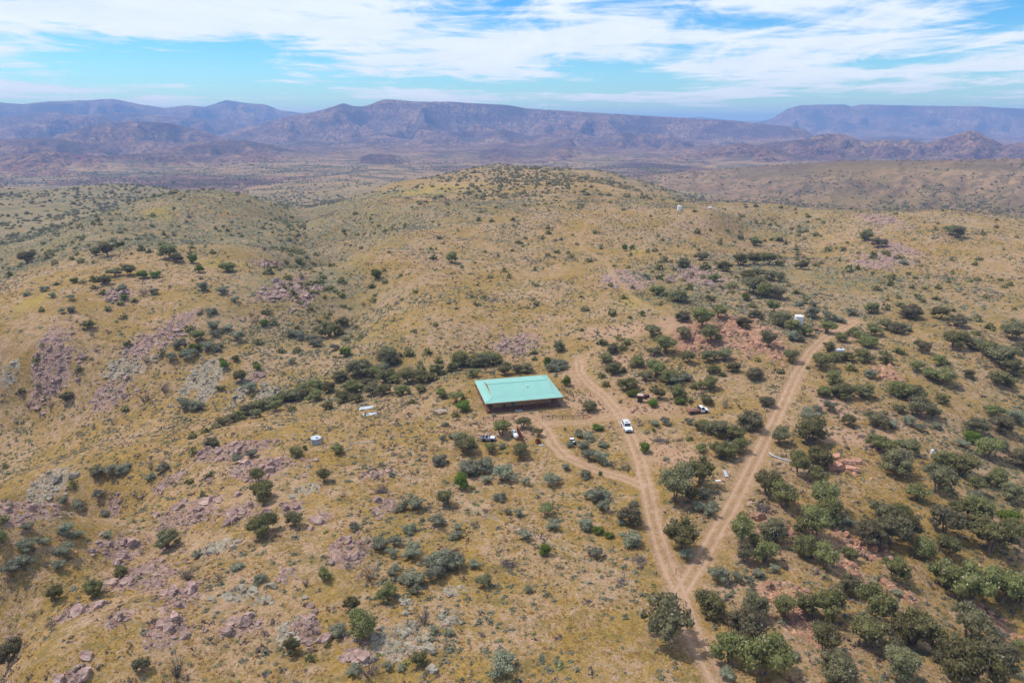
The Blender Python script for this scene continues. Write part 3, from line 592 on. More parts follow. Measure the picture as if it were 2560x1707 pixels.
# ------------------------------------------------------------------ plants: where the photograph shows them
CR = {'A': (1260, 560, .2998), 'B': (1860, 560, .2998), 'C': (1400, 980, .2487), 'D': (1980, 980, .2487), 'E': (1700, 1320, .2469), 'F': (1990, 1320, .2469), 'L': (0, 1100, .3826), 'G': (800, 1100, .3827), 'H': (600, 560, .2998), 'I': (0, 560, .2998), 'K': (1100, 880, .17007), 'P': (0, 0, 1)}
J = {
'A': '130,170,60 178,130,40 318,128,50 372,88,55 430,145,35 475,140,40 760,85,45 610,180,40 570,100,30 157,198,35 203,178,30 68,232,35 368,270,50 440,250,60 415,285,35 560,290,55 710,325,70 260,395,55 805,215,45 920,360,38 1035,375,45 890,525,50 1260,235,55 1605,85,70 1720,60,30 1800,178,55 2088,188,105 1970,125,60 2295,150,65 1330,330,90 1395,330,45 1490,375,100 1295,390,75 1235,410,40 1650,315,110 1765,345,60 1680,390,95 1295,470,75 1655,460,55 1545,445,35 1753,492,105 1690,522,40 1277,605,120 1535,555,90 1455,665,140 1720,645,90 1900,545,95 1850,410,120 1960,360,130 2080,355,130 2200,355,130 2300,360,90 2030,480,130 2120,455,110 2250,490,130 2310,470,60 2060,590,150 2180,620,150 2280,640,130 905,770,85 1050,790,40 270,685,60 1300,680,40 1490,820,110 1790,795,120 1655,890,200 1235,960,150 2010,880,140 2100,800,110 2240,750,110 2310,870,100 1730,995,180 1490,980,150 1350,1090,150 1250,1110,100 820,1015,90 955,975,75 1025,1010,70 985,1060,80 910,1085,100 840,1165,120 650,895,45 625,965,30 250,1090,70 455,1072,105 255,1140,55 20,1205,85 1105,1205,130 900,1260,130 820,1290,70 1000,1240,60 1265,1290,140 1180,1320,110 1380,1345,150 1030,1395,160 850,1360,70 1245,1400,90 1530,1170,105 1700,1155,120 1835,1150,140 1640,1050,50 2200,1035,140 2115,1150,50 1745,1260,110 1900,1240,100 2095,1310,140 1700,1400,160 1590,1380,80 1430,1460,150 1545,1490,80 1290,1470,100 1690,1510,110 2190,1530,110 2310,1250,60 715,1560,100 1495,1255,60 1820,1275,70',
'B': '295,150,55 345,180,60 470,80,40 600,110,60 700,240,80 860,165,35 440,225,60 1040,80,60 1010,150,120 1120,210,110 1180,265,80 1080,300,90 1290,300,80 955,255,40 865,410,80 945,390,65 600,360,60 480,390,100 1070,420,40 1230,470,80 1220,525,80 1600,55,45 1720,110,130 1780,130,110 1990,95,55 1735,310,45 1960,310,60 1920,350,50 1940,480,65 2140,480,50 1620,550,60 1500,550,50 1490,660,60 1595,640,70 1050,755,110 1180,725,70 430,590,70 520,640,50 310,865,150 400,918,125 505,945,125 1185,890,105 1275,925,120 1395,805,170 1625,805,120 1765,865,130 2050,880,80 2165,880,60 900,950,110 970,1000,130 1075,945,110 810,990,100 700,1075,120 1040,1045,130 1000,1160,140 1175,1100,90 1175,1170,100 1290,1090,90 1475,1080,120 1750,1055,170 1920,1050,150 2050,1130,180 2130,1200,200 2210,1270,180 2230,980,170 2290,1100,130 1640,1190,130 1435,1240,100 1560,1310,140 1660,1350,150 1860,1290,100 2110,1360,150 2220,1370,110 650,1220,150 760,1160,120 850,1150,120 890,1230,90 755,1345,150 665,1450,100 820,1470,160 990,1460,150 1260,1440,130 1400,1480,180 1650,1500,100 385,1160,110 300,1250,80 530,1210,40 2320,1460,60',
'C': '300,200,120 1200,130,110 2080,150,130 1440,412,185 1900,390,230 1590,460,180 1720,500,220 1810,630,200 1610,690,260 1420,610,130 1300,490,85 1410,970,290 1150,1140,330 1310,1120,150 700,1340,230 1230,1620,340 2200,540,180 2080,1060,220 2240,1180,220 1830,1270,110 1850,1540,270 2150,1540,260',
'D': '560,350,140 830,370,230 1100,80,200 1240,90,190 310,60,120 510,80,190 720,70,170 1510,130,110 1075,210,120 940,230,60 1270,270,220 1420,250,130 160,530,310 280,770,250 60,850,180 250,930,200 880,610,240 1150,640,200 1020,850,330 1500,780,220 1700,860,260 1450,1050,300 1840,420,190 2100,430,220 2020,250,160 2080,590,150 1960,680,230 2280,760,200 2030,970,230 1850,1030,150 2190,1120,220 890,1330,220 1090,1280,180 760,1560,250 980,1560,300 1120,1500,260 1680,1280,200 1830,1330,250 1530,1450,280 2250,1520,200 300,1200,260 350,1360,220 230,1500,280 90,1420,180',
'E': '290,890,270 750,920,230 1040,920,220 1260,870,230 1500,950,330 1700,690,220 1960,1000,360 1890,1220,300 1460,1290,290 1600,1568,330 690,1150,350 500,1400,330 850,1540,520 2160,560,260 2240,380,110 1710,320,150 1460,420,220 1270,320,230 860,370,240 650,360,170 2250,1190,250',
'F': '1180,1220,400 1460,1350,200 1740,1190,400 2000,1440,330 1720,1640,500 1050,1568,300 980,1340,220 1550,650,360 1750,800,400 2060,780,330 2250,780,250 1960,290,450 1520,310,210 1300,320,200 2250,1290,150 1740,1310,80',
'L': '1725,640,175 1925,570,110 1095,715,130 610,1040,125 355,1060,110 795,915,80 60,1460,150 1715,410,140 1685,285,90 1330,380,65 1240,290,60 480,305,70 640,245,90 1260,100,70 1385,60,90 1940,120,90 1370,245,55 1920,1400,120 2030,1440,70 930,1510,100 20,540,70 10,680,80 40,185,50',
'G': '110,100,95 400,175,50 30,280,80 960,110,150 815,430,90 440,1050,120 285,1290,170 35,920,90 1070,970,95 50,1350,50 205,1130,110 650,1470,100 2268,1340,320',
'H': '830,1320,120 920,1345,70 1010,1290,200 1040,1230,110 1235,1190,170 1240,1120,110 1335,1110,60 1415,1100,90 1560,1090,85 1320,1170,80 1500,1230,90 1660,1160,80 1655,1270,140 1780,1240,110 1830,1190,130 1960,1200,150 2060,1190,130 2130,1130,80 2150,1170,100 2225,1200,90 1130,1290,110 1220,1330,180 1300,1330,110 1400,1340,150 1520,1340,160 1620,1310,80 740,1420,110 400,1490,130 530,1450,100 620,1490,120 720,1560,100 430,1568,90 940,1430,160 1100,1440,150 1200,1440,140 1350,1440,120 1500,1410,100 970,1500,110 860,1500,120 1060,1370,100 1440,1500,70 850,860,110 750,960,180 820,930,90 640,890,60 275,840,75 225,760,90 155,1010,70 345,1075,75 130,1180,60 110,1450,50 1210,500,60 1100,540,70 1465,580,55 1340,440,40 1350,640,40 1740,670,40 1805,715,40 2205,405,55 2320,170,60 1935,620,45 1450,900,50 1630,850,45 235,425,95 520,680,40 1610,300,70 1760,335,110 1850,370,40 1980,520,35 1660,130,60',
'I': '230,350,160 400,300,60 455,345,60 600,310,65 680,335,75 780,335,42 800,275,100 900,285,130 1400,310,160 1465,330,110 1440,245,90 865,195,70 1350,190,65 1185,235,75 1080,440,110 960,450,110 870,515,110 800,490,90 690,500,60 470,515,55 1900,410,130 1675,465,45 80,445,80 860,590,70 790,545,60 345,735,55 740,885,105 1030,795,70 900,725,60 1065,1020,75 310,1155,80 660,1230,75 350,1030,55 1660,985,100 1585,900,80 1345,1100,75 2005,1330,105 1835,1390,80 550,1490,105 180,1420,80 1050,1560,70 1120,655,60 1010,680,60',
'K': '350,750,150 230,960,130 370,1470,280 190,300,170 290,220,190 480,230,200 620,240,250 840,200,150 960,240,150 820,90,110 1390,130,90 950,360,200 1130,330,180 1260,320,190 490,390,190'}
J['P'] = '745,1002,40 715,1008,42 690,1016,36 668,1024,40 645,1032,34 622,1042,36 600,1052,32 580,1060,30 560,1068,30 538,1074,26 515,1084,28 480,1098,26 640,1048,30 690,1030,30 760,985,38 790,980,34'
LN = {'K': '240,770,230 45,690,150 900,1260,330 1230,1150,250 1450,1250,160 2190,890,190 740,1500,215 1190,1510,225', 'G': '1475,500,105 1310,125,115', 'B': '690,925,150', 'D': '1240,1100,220', 'A': '1812,0,0'}
BR = {'A': '1000,230,60 1060,218,50 1155,768,55 365,1185,80 1465,1510,90 1235,1535,105 1060,1445,100 525,1355,90 2010,650,80', 'C': '380,395,115 855,620,115 380,1430,120 490,1470,100 940,405,45 400,840,50', 'D': '2150,1300,200 1800,520,150', 'G': '915,330,120 1465,755,85', 'K': '330,880,230 1590,210,130', 'H': '1680,1450,100 200,860,65 140,1220,65 880,1120,110 1135,470,85', 'I': '1005,205,75 1615,335,80 1670,415,80 1180,470,180 620,500,75 1300,455,90 1625,1065,90 1880,1215,80 1845,1165,60 1960,1145,70 1040,640,60', 'L': '1990,70,40'}
SG = {'L': '720,240,110 800,220,110 430,620,100 505,640,90 520,460,110 190,730,130 300,690,80 420,760,120 380,850,90 160,830,110 90,880,130 180,590,80 690,500,80 640,390,90 700,640,60 1700,930,90 1560,850,90 1290,770,70 420,430,80 1560,155,80 1640,120,80 980,270,70 1060,215,90',
 'G': '775,170,120 1000,240,150 940,230,110 1090,215,130 1200,285,170 1180,400,100 1085,285,80 1515,310,120 1730,255,80 1605,200,55 1780,400,110 1340,300,70 610,460,130 520,470,90 590,610,100 770,570,110 880,650,90 905,590,60 1225,490,55 1295,505,65 1520,590,100 1330,650,90 400,720,120 470,770,90 500,690,90 600,780,140 800,860,160 730,820,110 760,920,150 880,850,140 590,950,170 480,890,90 620,1010,80 1730,590,100 1800,770,100 120,1290,120 220,600,80 840,1280,70 740,1260,60 1010,840,80 1180,1540,200 220,1540,100 530,1510,60 445,1500,70 1360,1000,60',
 'C': '950,340,110 1050,340,110 1300,330,95 180,440,90 240,600,160 300,690,170 420,740,170 430,560,120 290,500,150 100,560,90 250,870,120 60,790,80 350,1110,160 430,1210,150 440,1090,150 260,1390,140 700,1560,220 1440,1080,160 1400,1200,140 1500,1250,160 620,1340,90 740,1150,90 1530,1180,110',
 'E': '400,560,220 590,560,150 800,510,130 700,580,110 960,450,120 480,1540,170 1150,1340,140 60,330,160', 'K': '780,950,80 2060,1270,130 1620,300,130 1720,300,150 1830,230,130 60,1100,110 40,1300,110 250,1290,180 160,1270,80 900,1430,130',
 'D': '180,330,260 380,210,150 250,220,110 1000,360,150 1160,340,120 1270,400,120 1450,380,110 1700,560,130 2250,330,180 1850,1140,170 560,1340,110', 'F': '1100,1290,150 1030,690,110 2050,1150,160', 'H': '430,1170,70 90,1410,120 1200,1240,130 600,1010,160 430,950,110 500,970,110 640,1030,110 790,1060,90',
 'I': '1500,1060,120 1440,1150,100 1560,1140,120 1610,1110,90 1740,1070,110 1820,1070,70 1840,1030,60 1540,1560,130 1640,1560,130 315,1360,70 600,740,75 600,640,75 220,610,70 370,570,80 1010,570,90 440,620,60 520,750,60 1770,760,100 1860,600,130 1700,570,110 1960,660,70 1290,590,80 1980,980,130 1900,900,90 1790,890,110 1800,940,90 1660,760,50', 'B': '450,990,120 390,980,110 1050,1290,110 460,690,80 580,700,80 690,820,130 560,790,120 800,830,100 900,770,100 1330,350,120', 'A': '450,1230,170 400,1240,100 1430,1355,110 1190,470,80 1490,1320,130'}
DD = {'L': '1225,920,120 1160,1560,110 2000,960,60 1430,920,80 910,400,90 990,200,80 720,400,70 340,1230,70 220,1160,60 930,750,60', 'G': '335,930,150 680,1190,120 890,800,90 320,1560,190 185,850,100 30,780,50 150,380,60', 'C': '1660,175,110 530,770,110 640,790,110 1430,40,90', 'I': '1225,1170,80 1380,1420,110 1210,1500,120 430,1540,90 240,1540,80 1685,740,60 1200,600,90', 'H': '120,830,80 235,1110,60 1030,690,60', 'E': '640,970,150 450,980,120', 'F': '600,20,90', 'K': '1620,1000,10'}
def expand(D):
    out = []
    for k, s in D.items():
        x0, y0, sc = CR[k]
        for t in s.split():
            a = [float(q) for q in t.split(',')]
            if a[2] > 8 / 1: out.append((x0 + a[0] * sc, y0 + a[1] * sc, a[2] * sc))
    return out
def locate(L):
    P = hit([a[0] for a in L], [min(a[1] - .13 * a[2], 1780) for a in L]); W = np.array([a[2] * depth(p) / F for a, p in zip(L, P)])
    return P, W
LMK = [('the house with the teal roof',1290,1015),('the small open jeep',1220,1098),('the white propane tank beside the rusty panel',1286,1095),('the driveway loop',1420,1130),('the fork of the dirt roads',1690,1470),('the white SUV on the road',1570,1085),('the white flatbed truck',1742,1030),
 ('the round metal stock tank',791,1107),('the tall white water tank',1995,818),('the wire fence along the upper road',1860,1170),('the salmon boulder pile among the junipers',2140,1390),('the broken salmon rock hill',1830,840),('the white propane tank among trees',2098,880),('the dark rock ledge above the gully',745,730),
 ('the dry draw behind the house',930,930),('the far white tank on the ridge',1698,525),('the purple rock rib on the far slope',2220,640),('the pink outcrop on the bare slope',470,1290),('the lichen covered ledges',987,1610),('the mauve boulder cluster',370,1450),('the grassy hill across the draw',300,830),('the brushy canyon beyond the grassy hill',740,590),
 ('the bare pink trail on the brushy slope',2480,1330),('the sheets of metal on the slope',915,1020),('the switchback of the hill track',1540,690),('the T-post fence line',1230,1305),('the forked dead snag',1060,1560),('the dark heap of branches',953,1228),('the fan of grey sticks',1270,1414),('the stub of dead wood',1073,1270),('the bend of the driveway',1500,1175),('the pale sheet of rock by the fence',869,1375),('the open brushy flat beyond the upper road',2330,1130),('the faint track spur above the truck',1870,930),('the brushy ridge beyond the grassy hill',330,640),('the stony foot of the foreground slope',180,1640)]
lmP = hit([l[1] for l in LMK], [l[2] for l in LMK])
def where(p):
    d = np.hypot(lmP[:, 0] - p[0], lmP[:, 1] - p[1]) / (1 + .0 * d0(p)); i = int(np.argmin(d))
    k = d[i] / max(depth(p), 1)
    return ('beside ' if d[i] < 7 else 'near ' if d[i] < 24 else 'out beyond ' if p[1] > lmP[i][1] else 'down from ') + LMK[i][0]
def d0(p): return 0.0
def szw(w): return 'small' if w < 2.2 else 'mid-sized' if w < 4 else 'large' if w < 5.6 else 'very large'
def place(o, p, w, hz, rz, sink=.04):
    o.location = (p[0], p[1], p[2] - sink * w * .5); o.scale = (w, w, w * hz); o.rotation_euler = (0, 0, rz)

JL = expand(J); jp, jw = locate(JL)
jw = np.clip(jw, .9, 7.5) * 1.12
okj = depth(jp.T) < 900
order = np.argsort([-a[2] for a in JL]); ind = [i for i in order if okj[i]][:286]; rest = [i for i in order if okj[i]][286:]
STUFF_J = [(jp[i], jw[i]) for i in rest]
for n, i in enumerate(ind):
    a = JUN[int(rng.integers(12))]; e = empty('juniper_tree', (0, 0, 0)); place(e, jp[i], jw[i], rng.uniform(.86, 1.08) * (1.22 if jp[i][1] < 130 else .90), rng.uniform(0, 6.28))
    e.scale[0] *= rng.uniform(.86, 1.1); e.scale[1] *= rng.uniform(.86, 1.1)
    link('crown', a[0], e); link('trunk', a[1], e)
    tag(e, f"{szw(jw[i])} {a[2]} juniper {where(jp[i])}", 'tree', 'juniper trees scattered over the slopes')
LL = expand(LN); lp, lw = locate(LL)
for n, i in enumerate(range(len(LL))):
    a = LONE[n % 4]; e = empty('juniper_tree', (0, 0, 0)); place(e, lp[i], lw[i], .82, rng.uniform(0, 6.28))
    link('crown', a[0], e); link('trunk', a[1], e)
    tag(e, f"open crowned juniper with bare lower trunk {where(lp[i])}", 'tree', 'juniper trees scattered over the slopes')
def singles(D, protos, name, what, cat, group, hz=(.85, 1.15), wmax=5.0):
    L = expand(D); P, W = locate(L); W = np.clip(W, .5, wmax)
    for i in range(len(L)):
        if depth(P[i]) > 900: continue
        pi_ = int(rng.integers(len(protos))); o = link(name, protos[pi_]); place(o, P[i], W[i], rng.uniform(*hz), rng.uniform(0, 6.28))
        tag(o, f"{szw(W[i] * 1.3)} {('mounded', 'flat', 'rounded')[pi_ % 3]} {what} {where(P[i])}", cat, group)
singles(BR, BRT, 'green_shrub', 'bright green leafy shrub', 'shrub', 'bright green shrubs')
singles(SG, SAGE, 'sagebrush', 'grey green sagebrush', 'sagebrush', 'grey green sagebrush')
singles(DD, DEADB, 'dead_shrub', 'bare grey dead shrub', 'dead shrub', 'bare dead shrubs')
# ------------------------------------------------------------------ scattered growth nobody could count
def scatter(name, protos, P, W, HZ, mat, tone_shift=None, drop=.05, kind='stuff', mats=None):
    P = np.asarray(P); n = len(P)
    if n == 0: return
    pick = rng.integers(len(protos), size=n); rz = rng.uniform(0, 6.283, n); Vs, Fs, Ts = [], [], []; off = 0
    ts = np.zeros(n) if tone_shift is None else tone_shift
    for k, (v, f, t) in enumerate(protos):
        s = np.nonzero(pick == k)[0]
        if len(s) == 0: continue
        c, sn = np.cos(rz[s])[:, None], np.sin(rz[s])[:, None]; w = W[s][:, None]
        x = (v[:, 0] * c - v[:, 1] * sn) * w + P[s, 0][:, None]; y = (v[:, 0] * sn + v[:, 1] * c) * w + P[s, 1][:, None]
        z = v[:, 2] * w * HZ[s][:, None] + (P[s, 2] - drop * W[s])[:, None]
        Vs.append(np.stack([x, y, z], -1).reshape(-1, 3)); Fs.append((f[None] + (np.arange(len(s)) * len(v))[:, None, None] + off).reshape(-1, 3)); off += len(s) * len(v)
        Ts.append(np.clip(t[None] + ts[s][:, None], 0, 1).ravel())
    me = mesh_np(name, np.concatenate(Vs), np.concatenate(Fs), {'tone': np.concatenate(Ts)}); me.materials.append(mat)
    tag(link(name, me), kind=kind); return me
def lowbush(seed, leaves, h=.6, size=.11, nl=4):
    return crown_proto(seed, nl, leaves, h, size, low=.0, flat=.8, spread=.26, core=.9)
OCTA = (np.array([(1, 0, 0), (-1, 0, 0), (0, 1, 0), (0, -1, 0), (0, 0, 1), (0, 0, -1), ], float), np.array([(0, 2, 4), (2, 1, 4), (1, 3, 4), (3, 0, 4), (2, 0, 5), (1, 2, 5), (3, 1, 5), (0, 3, 5)]))
def blob(seed, h=.6):
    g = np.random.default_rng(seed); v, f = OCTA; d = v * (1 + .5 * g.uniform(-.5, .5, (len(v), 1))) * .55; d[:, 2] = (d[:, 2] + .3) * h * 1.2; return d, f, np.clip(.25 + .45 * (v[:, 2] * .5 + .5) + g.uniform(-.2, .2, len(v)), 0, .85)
def sprig(seed, n, h=.5, size=.2, up=.5):
    g = np.random.default_rng(seed); d = unit(g.normal(size=(n, 3))); d[:, 2] = np.abs(d[:, 2]); p = d * g.uniform(.15, .48, (n, 1)); p[:, 2] = p[:, 2] / .5 * h
    nn = unit(d + .7 * g.normal(size=(n, 3)) + (0, 0, up)); t1 = unit(np.cross(nn, g.normal(size=(n, 3)))); t2 = np.cross(nn, t1); s_ = size * g.uniform(.6, 1.4, (n, 1))
    V = np.stack([p + t1 * s_, p - t1 * s_ * .5 + t2 * s_ * .8, p - t1 * s_ * .5 - t2 * s_ * .8], 1).reshape(-1, 3); V[:, 2] = np.maximum(V[:, 2], -.03)
    return V, np.arange(3 * n).reshape(-1, 3), np.repeat(g.uniform(0, .85, n), 3)
MIDB = [sprig(600 + i, 24, .5, .20) for i in range(6)]
FARB = [blob(620 + i) for i in range(6)]
def samp(n, r0, r1, world=True):
    th = rng.uniform(R(-44), R(44), n); r = np.sqrt(rng.uniform(r0 * r0, r1 * r1, n)) if world else np.exp(rng.uniform(math.log(r0), math.log(r1), n))
    x = r * np.sin(th); y = r * np.cos(th); return x, y
def keep_free(x, y, margin=.6):
    d = grid_z(x, y, ROADM) < .12
    hx = (x - HC[0]) * math.cos(HROT) + (y - HC[1]) * math.sin(HROT); hy = -(x - HC[0]) * math.sin(HROT) + (y - HC[1]) * math.cos(HROT)
    return d & ~((np.abs(hx) < 11.5) & (np.abs(hy) < 9.8))
def field(n, r0, r1, thr, world=True, patch=18., s=5, pw=1.0):
    x, y = samp(n, r0, r1, world); d = density(x, y) ** pw; nz = fbm(x / patch, y / patch, 3, s) + .5
    k = (rng.uniform(size=n) < d * np.clip(nz * 1.6 - .25, 0.04, 1.2) * thr * hollow(x, y)) & keep_free(x, y); x, y = x[k], y[k]
    return np.stack([x, y, grid_z(x, y)], -1)
# low grey green and brown shrublets, near
P = field(60000, 62, 270, 1.5, patch=9, s=141); W = rng.gamma(4, .13, len(P)) + .2
scatter('low_shrubs', MIDB, P, W, rng.uniform(.6, 1.1, len(P)), M_SAGE)
P = field(6000, 62, 260, .5, patch=13, s=151); W = rng.gamma(5, .12, len(P)) + .25
scatter('low_green_shrubs', MIDB, P, W, rng.uniform(.6, 1.1, len(P)), M_JUN)
P = field(112000, 240, 680, 1.9, patch=17, s=161); W = rng.gamma(4, .17, len(P)) + .32
scatter('hillside_brush', [sprig(640 + i, 9, .5, .32) for i in range(5)], P, W, rng.uniform(.6, 1.1, len(P)), M_SAGE)
P = field(6500, 240, 640, .6, patch=40, s=171, pw=1.5); W = rng.gamma(6, .30, len(P)) + .8
P = np.concatenate([P, np.array([q[0] for q in STUFF_J]).reshape(-1, 3)]); W = np.concatenate([W, np.array([q[1] for q in STUFF_J])])
scatter('hillside_junipers', [sprig(660 + i, 44, .7, .17, .2) for i in range(5)], P, W, rng.uniform(.8, 1.1, len(P)), M_JUN, np.full(len(P), -.1))
# far slopes and plains
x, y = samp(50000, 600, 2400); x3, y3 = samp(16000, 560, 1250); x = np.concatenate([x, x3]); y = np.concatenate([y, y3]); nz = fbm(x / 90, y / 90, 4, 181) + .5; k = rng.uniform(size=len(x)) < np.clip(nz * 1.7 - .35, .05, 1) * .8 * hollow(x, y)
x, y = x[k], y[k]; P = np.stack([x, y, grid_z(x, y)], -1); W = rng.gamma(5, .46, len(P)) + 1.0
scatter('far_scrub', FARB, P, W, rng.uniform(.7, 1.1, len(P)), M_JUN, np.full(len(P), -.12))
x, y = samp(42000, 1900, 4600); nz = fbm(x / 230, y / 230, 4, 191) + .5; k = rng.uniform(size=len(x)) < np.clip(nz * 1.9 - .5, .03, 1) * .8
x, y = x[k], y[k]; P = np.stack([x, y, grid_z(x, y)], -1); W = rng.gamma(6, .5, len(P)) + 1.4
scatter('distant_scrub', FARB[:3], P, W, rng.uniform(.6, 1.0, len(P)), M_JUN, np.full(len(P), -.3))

rv = hpoly([(850, 800), (815, 745), (772, 692), (742, 632), (724, 572), (716, 537), (702, 502)]); Q_ = []
for a, b in zip(rv[:-1], rv[1:]):
    n_ = int(math.hypot(b[0] - a[0], b[1] - a[1]) / 1.3); t_ = rng.uniform(0, 1, n_)[:, None]; Q_.append(np.array(a) + (np.array(b) - np.array(a)) * t_ + rng.normal(size=(n_, 2)) * 7)
Q_ = np.concatenate(Q_); P = np.stack([Q_[:, 0], Q_[:, 1], grid_z(Q_[:, 0], Q_[:, 1])], -1)
scatter('ravine_brush', [sprig(680 + i, 30, .6, .2, .2) for i in range(5)], P, rng.gamma(6, .32, len(P)) + .8, rng.uniform(.8, 1.1, len(P)), M_JUN)
# dry grass tufts
def tuft(seed):
    g = np.random.default_rng(seed); V = []; T = []
    for i in range(7):
        a = g.uniform(0, 6.28); L = g.uniform(.3, .65); h = g.uniform(.12, .42); w = .16; c = np.array([math.cos(a), math.sin(a)]); t = np.array([-c[1], c[0]])
        V += [(*(c * .05 + t * w), 0), (*(c * .05 - t * w), 0), (*(c * L), h)]; T += [.2, .2, .8]
    return np.array(V), np.arange(21).reshape(-1, 3), np.array(T)
M_TUFT = leafy('dry_grass', (.20, .125, .036), (.38, .25, .09), (.42, .30, .14), 0)
x, y = samp(52000, 60, 210); k = keep_free(x, y) & (fbm(x / 7, y / 7, 3, 201) > -.12); x, y = x[k], y[k]
P = np.stack([x, y, grid_z(x, y)], -1)
scatter('dry_grass', [tuft(700 + i) for i in range(5)], P, rng.uniform(.28, .62, len(P)), rng.uniform(.7, 1.1, len(P)), M_TUFT, rng.uniform(-.25, .25, len(P)))

# ------------------------------------------------------------------ rocks
def rock_v(seed, src, planes=10):
    g = np.random.default_rng(seed); v = src[0].copy(); n = unit(g.normal(size=(planes, 3))); n[:, 2] *= .6; n = unit(n); d = g.uniform(.45, .85, planes)
    for i in range(planes):
        q = v @ n[i]; o = np.maximum(q - d[i], 0); v -= o[:, None] * n[i]
    v *= (1 + .05 * g.normal(size=(len(v), 1))); v[:, 0] *= g.uniform(.9, 1.3); v[:, 1] *= g.uniform(.7, 1.0); v[:, 2] *= g.uniform(.5, .8)
    v *= .5 / np.abs(v[:, :2]).max(); return v, src[1]
ROCKM = []
for kd in range(3):
    L = []
    for s in range(8):
        v, f = rock_v(800 + s + kd * 20, ICO3); me = mesh_np('boulder', v, f); me.materials.append(M_ROCK[kd]); L.append(me)
    ROCKM.append(L)
ONAME = ['mauve pink', 'salmon', 'pale lichen spotted']
BL = []
for o, p, (rx, ry, dep) in zip(OUT, oh, OR):
    area = rx * ry; n = int(np.clip(area * 2.6, 12, 220))
    for k in range(n):
        q = rng.normal(size=2) * .5; q = q + .28 * np.array([math.cos(9 * q[0]), math.sin(9 * q[0] + 2 * q[1])]) * rng.uniform(0, 1); x = p[0] + q[0] * rx; y = p[1] + q[1] * ry
        w = min((.24 + rng.gamma(1.15, .46)), 3.6) * (1.15 if o[4] != 2 else .9) * (1.3 if dep > 260 else 1)
        if grid_z(np.array([x]), np.array([y]), ROADM)[0] > .1: continue
        BL.append((x, y, w, o[4], w / dep))
BL.sort(key=lambda b: -b[4])
for b in BL[:280]:
    x, y, w, kd, _ = b; z = float(grid_z(np.array([x]), np.array([y]))[0])
    o = link('boulder', ROCKM[kd][int(rng.integers(8))]); o.location = (x, y, z + w * .06); o.scale = (w, w, w * rng.uniform(.75, 1.2)); o.rotation_euler = (rng.uniform(-.25, .25), rng.uniform(-.25, .25), rng.uniform(-.6, .6) - .4)
    tag(o, f"{'small' if w < .9 else 'broad' if w < 1.6 else 'big'} angular {ONAME[kd]} boulder {where((x, y, z))}", 'boulder', 'boulders of the rock outcrops')
def pebble(seed):
    g = np.random.default_rng(seed); v = OCTA[0] * .5 * g.uniform(.7, 1.25, (6, 1)) + g.normal(size=(6, 3)) * .06; v[:, 2] *= .6; return v, OCTA[1], np.full(6, .5)
ROCKL = [pebble(860 + s) for s in range(10)]
for kd in range(3):
    bb = [b for b in BL[280:] if b[3] == kd]
    if bb:
        a = np.array([(b[0], b[1], b[2]) for b in bb]); P = np.stack([a[:, 0], a[:, 1], grid_z(a[:, 0], a[:, 1]) + a[:, 2] * .08], -1)
        scatter(('mauve_rubble', 'salmon_rubble', 'lichen_rubble')[kd], ROCKL, P, a[:, 2], rng.uniform(.8, 1.2, len(P)), M_ROCK[kd])
# loose stones: thick on the outcrops, thin elsewhere
x, y = samp(150000, 60, 460); rk = grid_z(x, y, ROCK); k = keep_free(x, y) & (rng.uniform(size=len(x)) < np.clip(rk * 1.5 + .10 + .35 * np.clip(fbm(x / 16, y / 16, 3, 211), 0, 1), 0, 1)); x, y = x[k], y[k]
P = np.stack([x, y, grid_z(x, y) + .02], -1); n = len(P)
h_ = n // 2
scatter('loose_stones', ROCKL, P[:h_], rng.gamma(2.2, .10, h_) + .10 + np.hypot(P[:h_, 0], P[:h_, 1]) * .0006, rng.uniform(.7, 1.2, h_), M_ROCK[0])
scatter('loose_pale_stones', ROCKL, P[h_:], rng.gamma(2.2, .10, n - h_) + .10 + np.hypot(P[h_:, 0], P[h_:, 1]) * .0006, rng.uniform(.7, 1.2, n - h_), M_ROCK[1])
# small bare grey bushes
x, y = samp(54000, 62, 600); k = keep_free(x, y) & (rng.uniform(size=len(x)) < np.clip(fbm(x / 20, y / 20, 3, 221) * 1.4 + .42, 0, 1)); x, y = x[k], y[k]
P = np.stack([x, y, grid_z(x, y)], -1)
scatter('bare_bushes', [sprig(580 + i, 10, .55, .17, 0.) for i in range(4)], P, rng.gamma(5, .16, len(P)) + .4, rng.uniform(.6, 1.1, len(P)), M_DEAD)
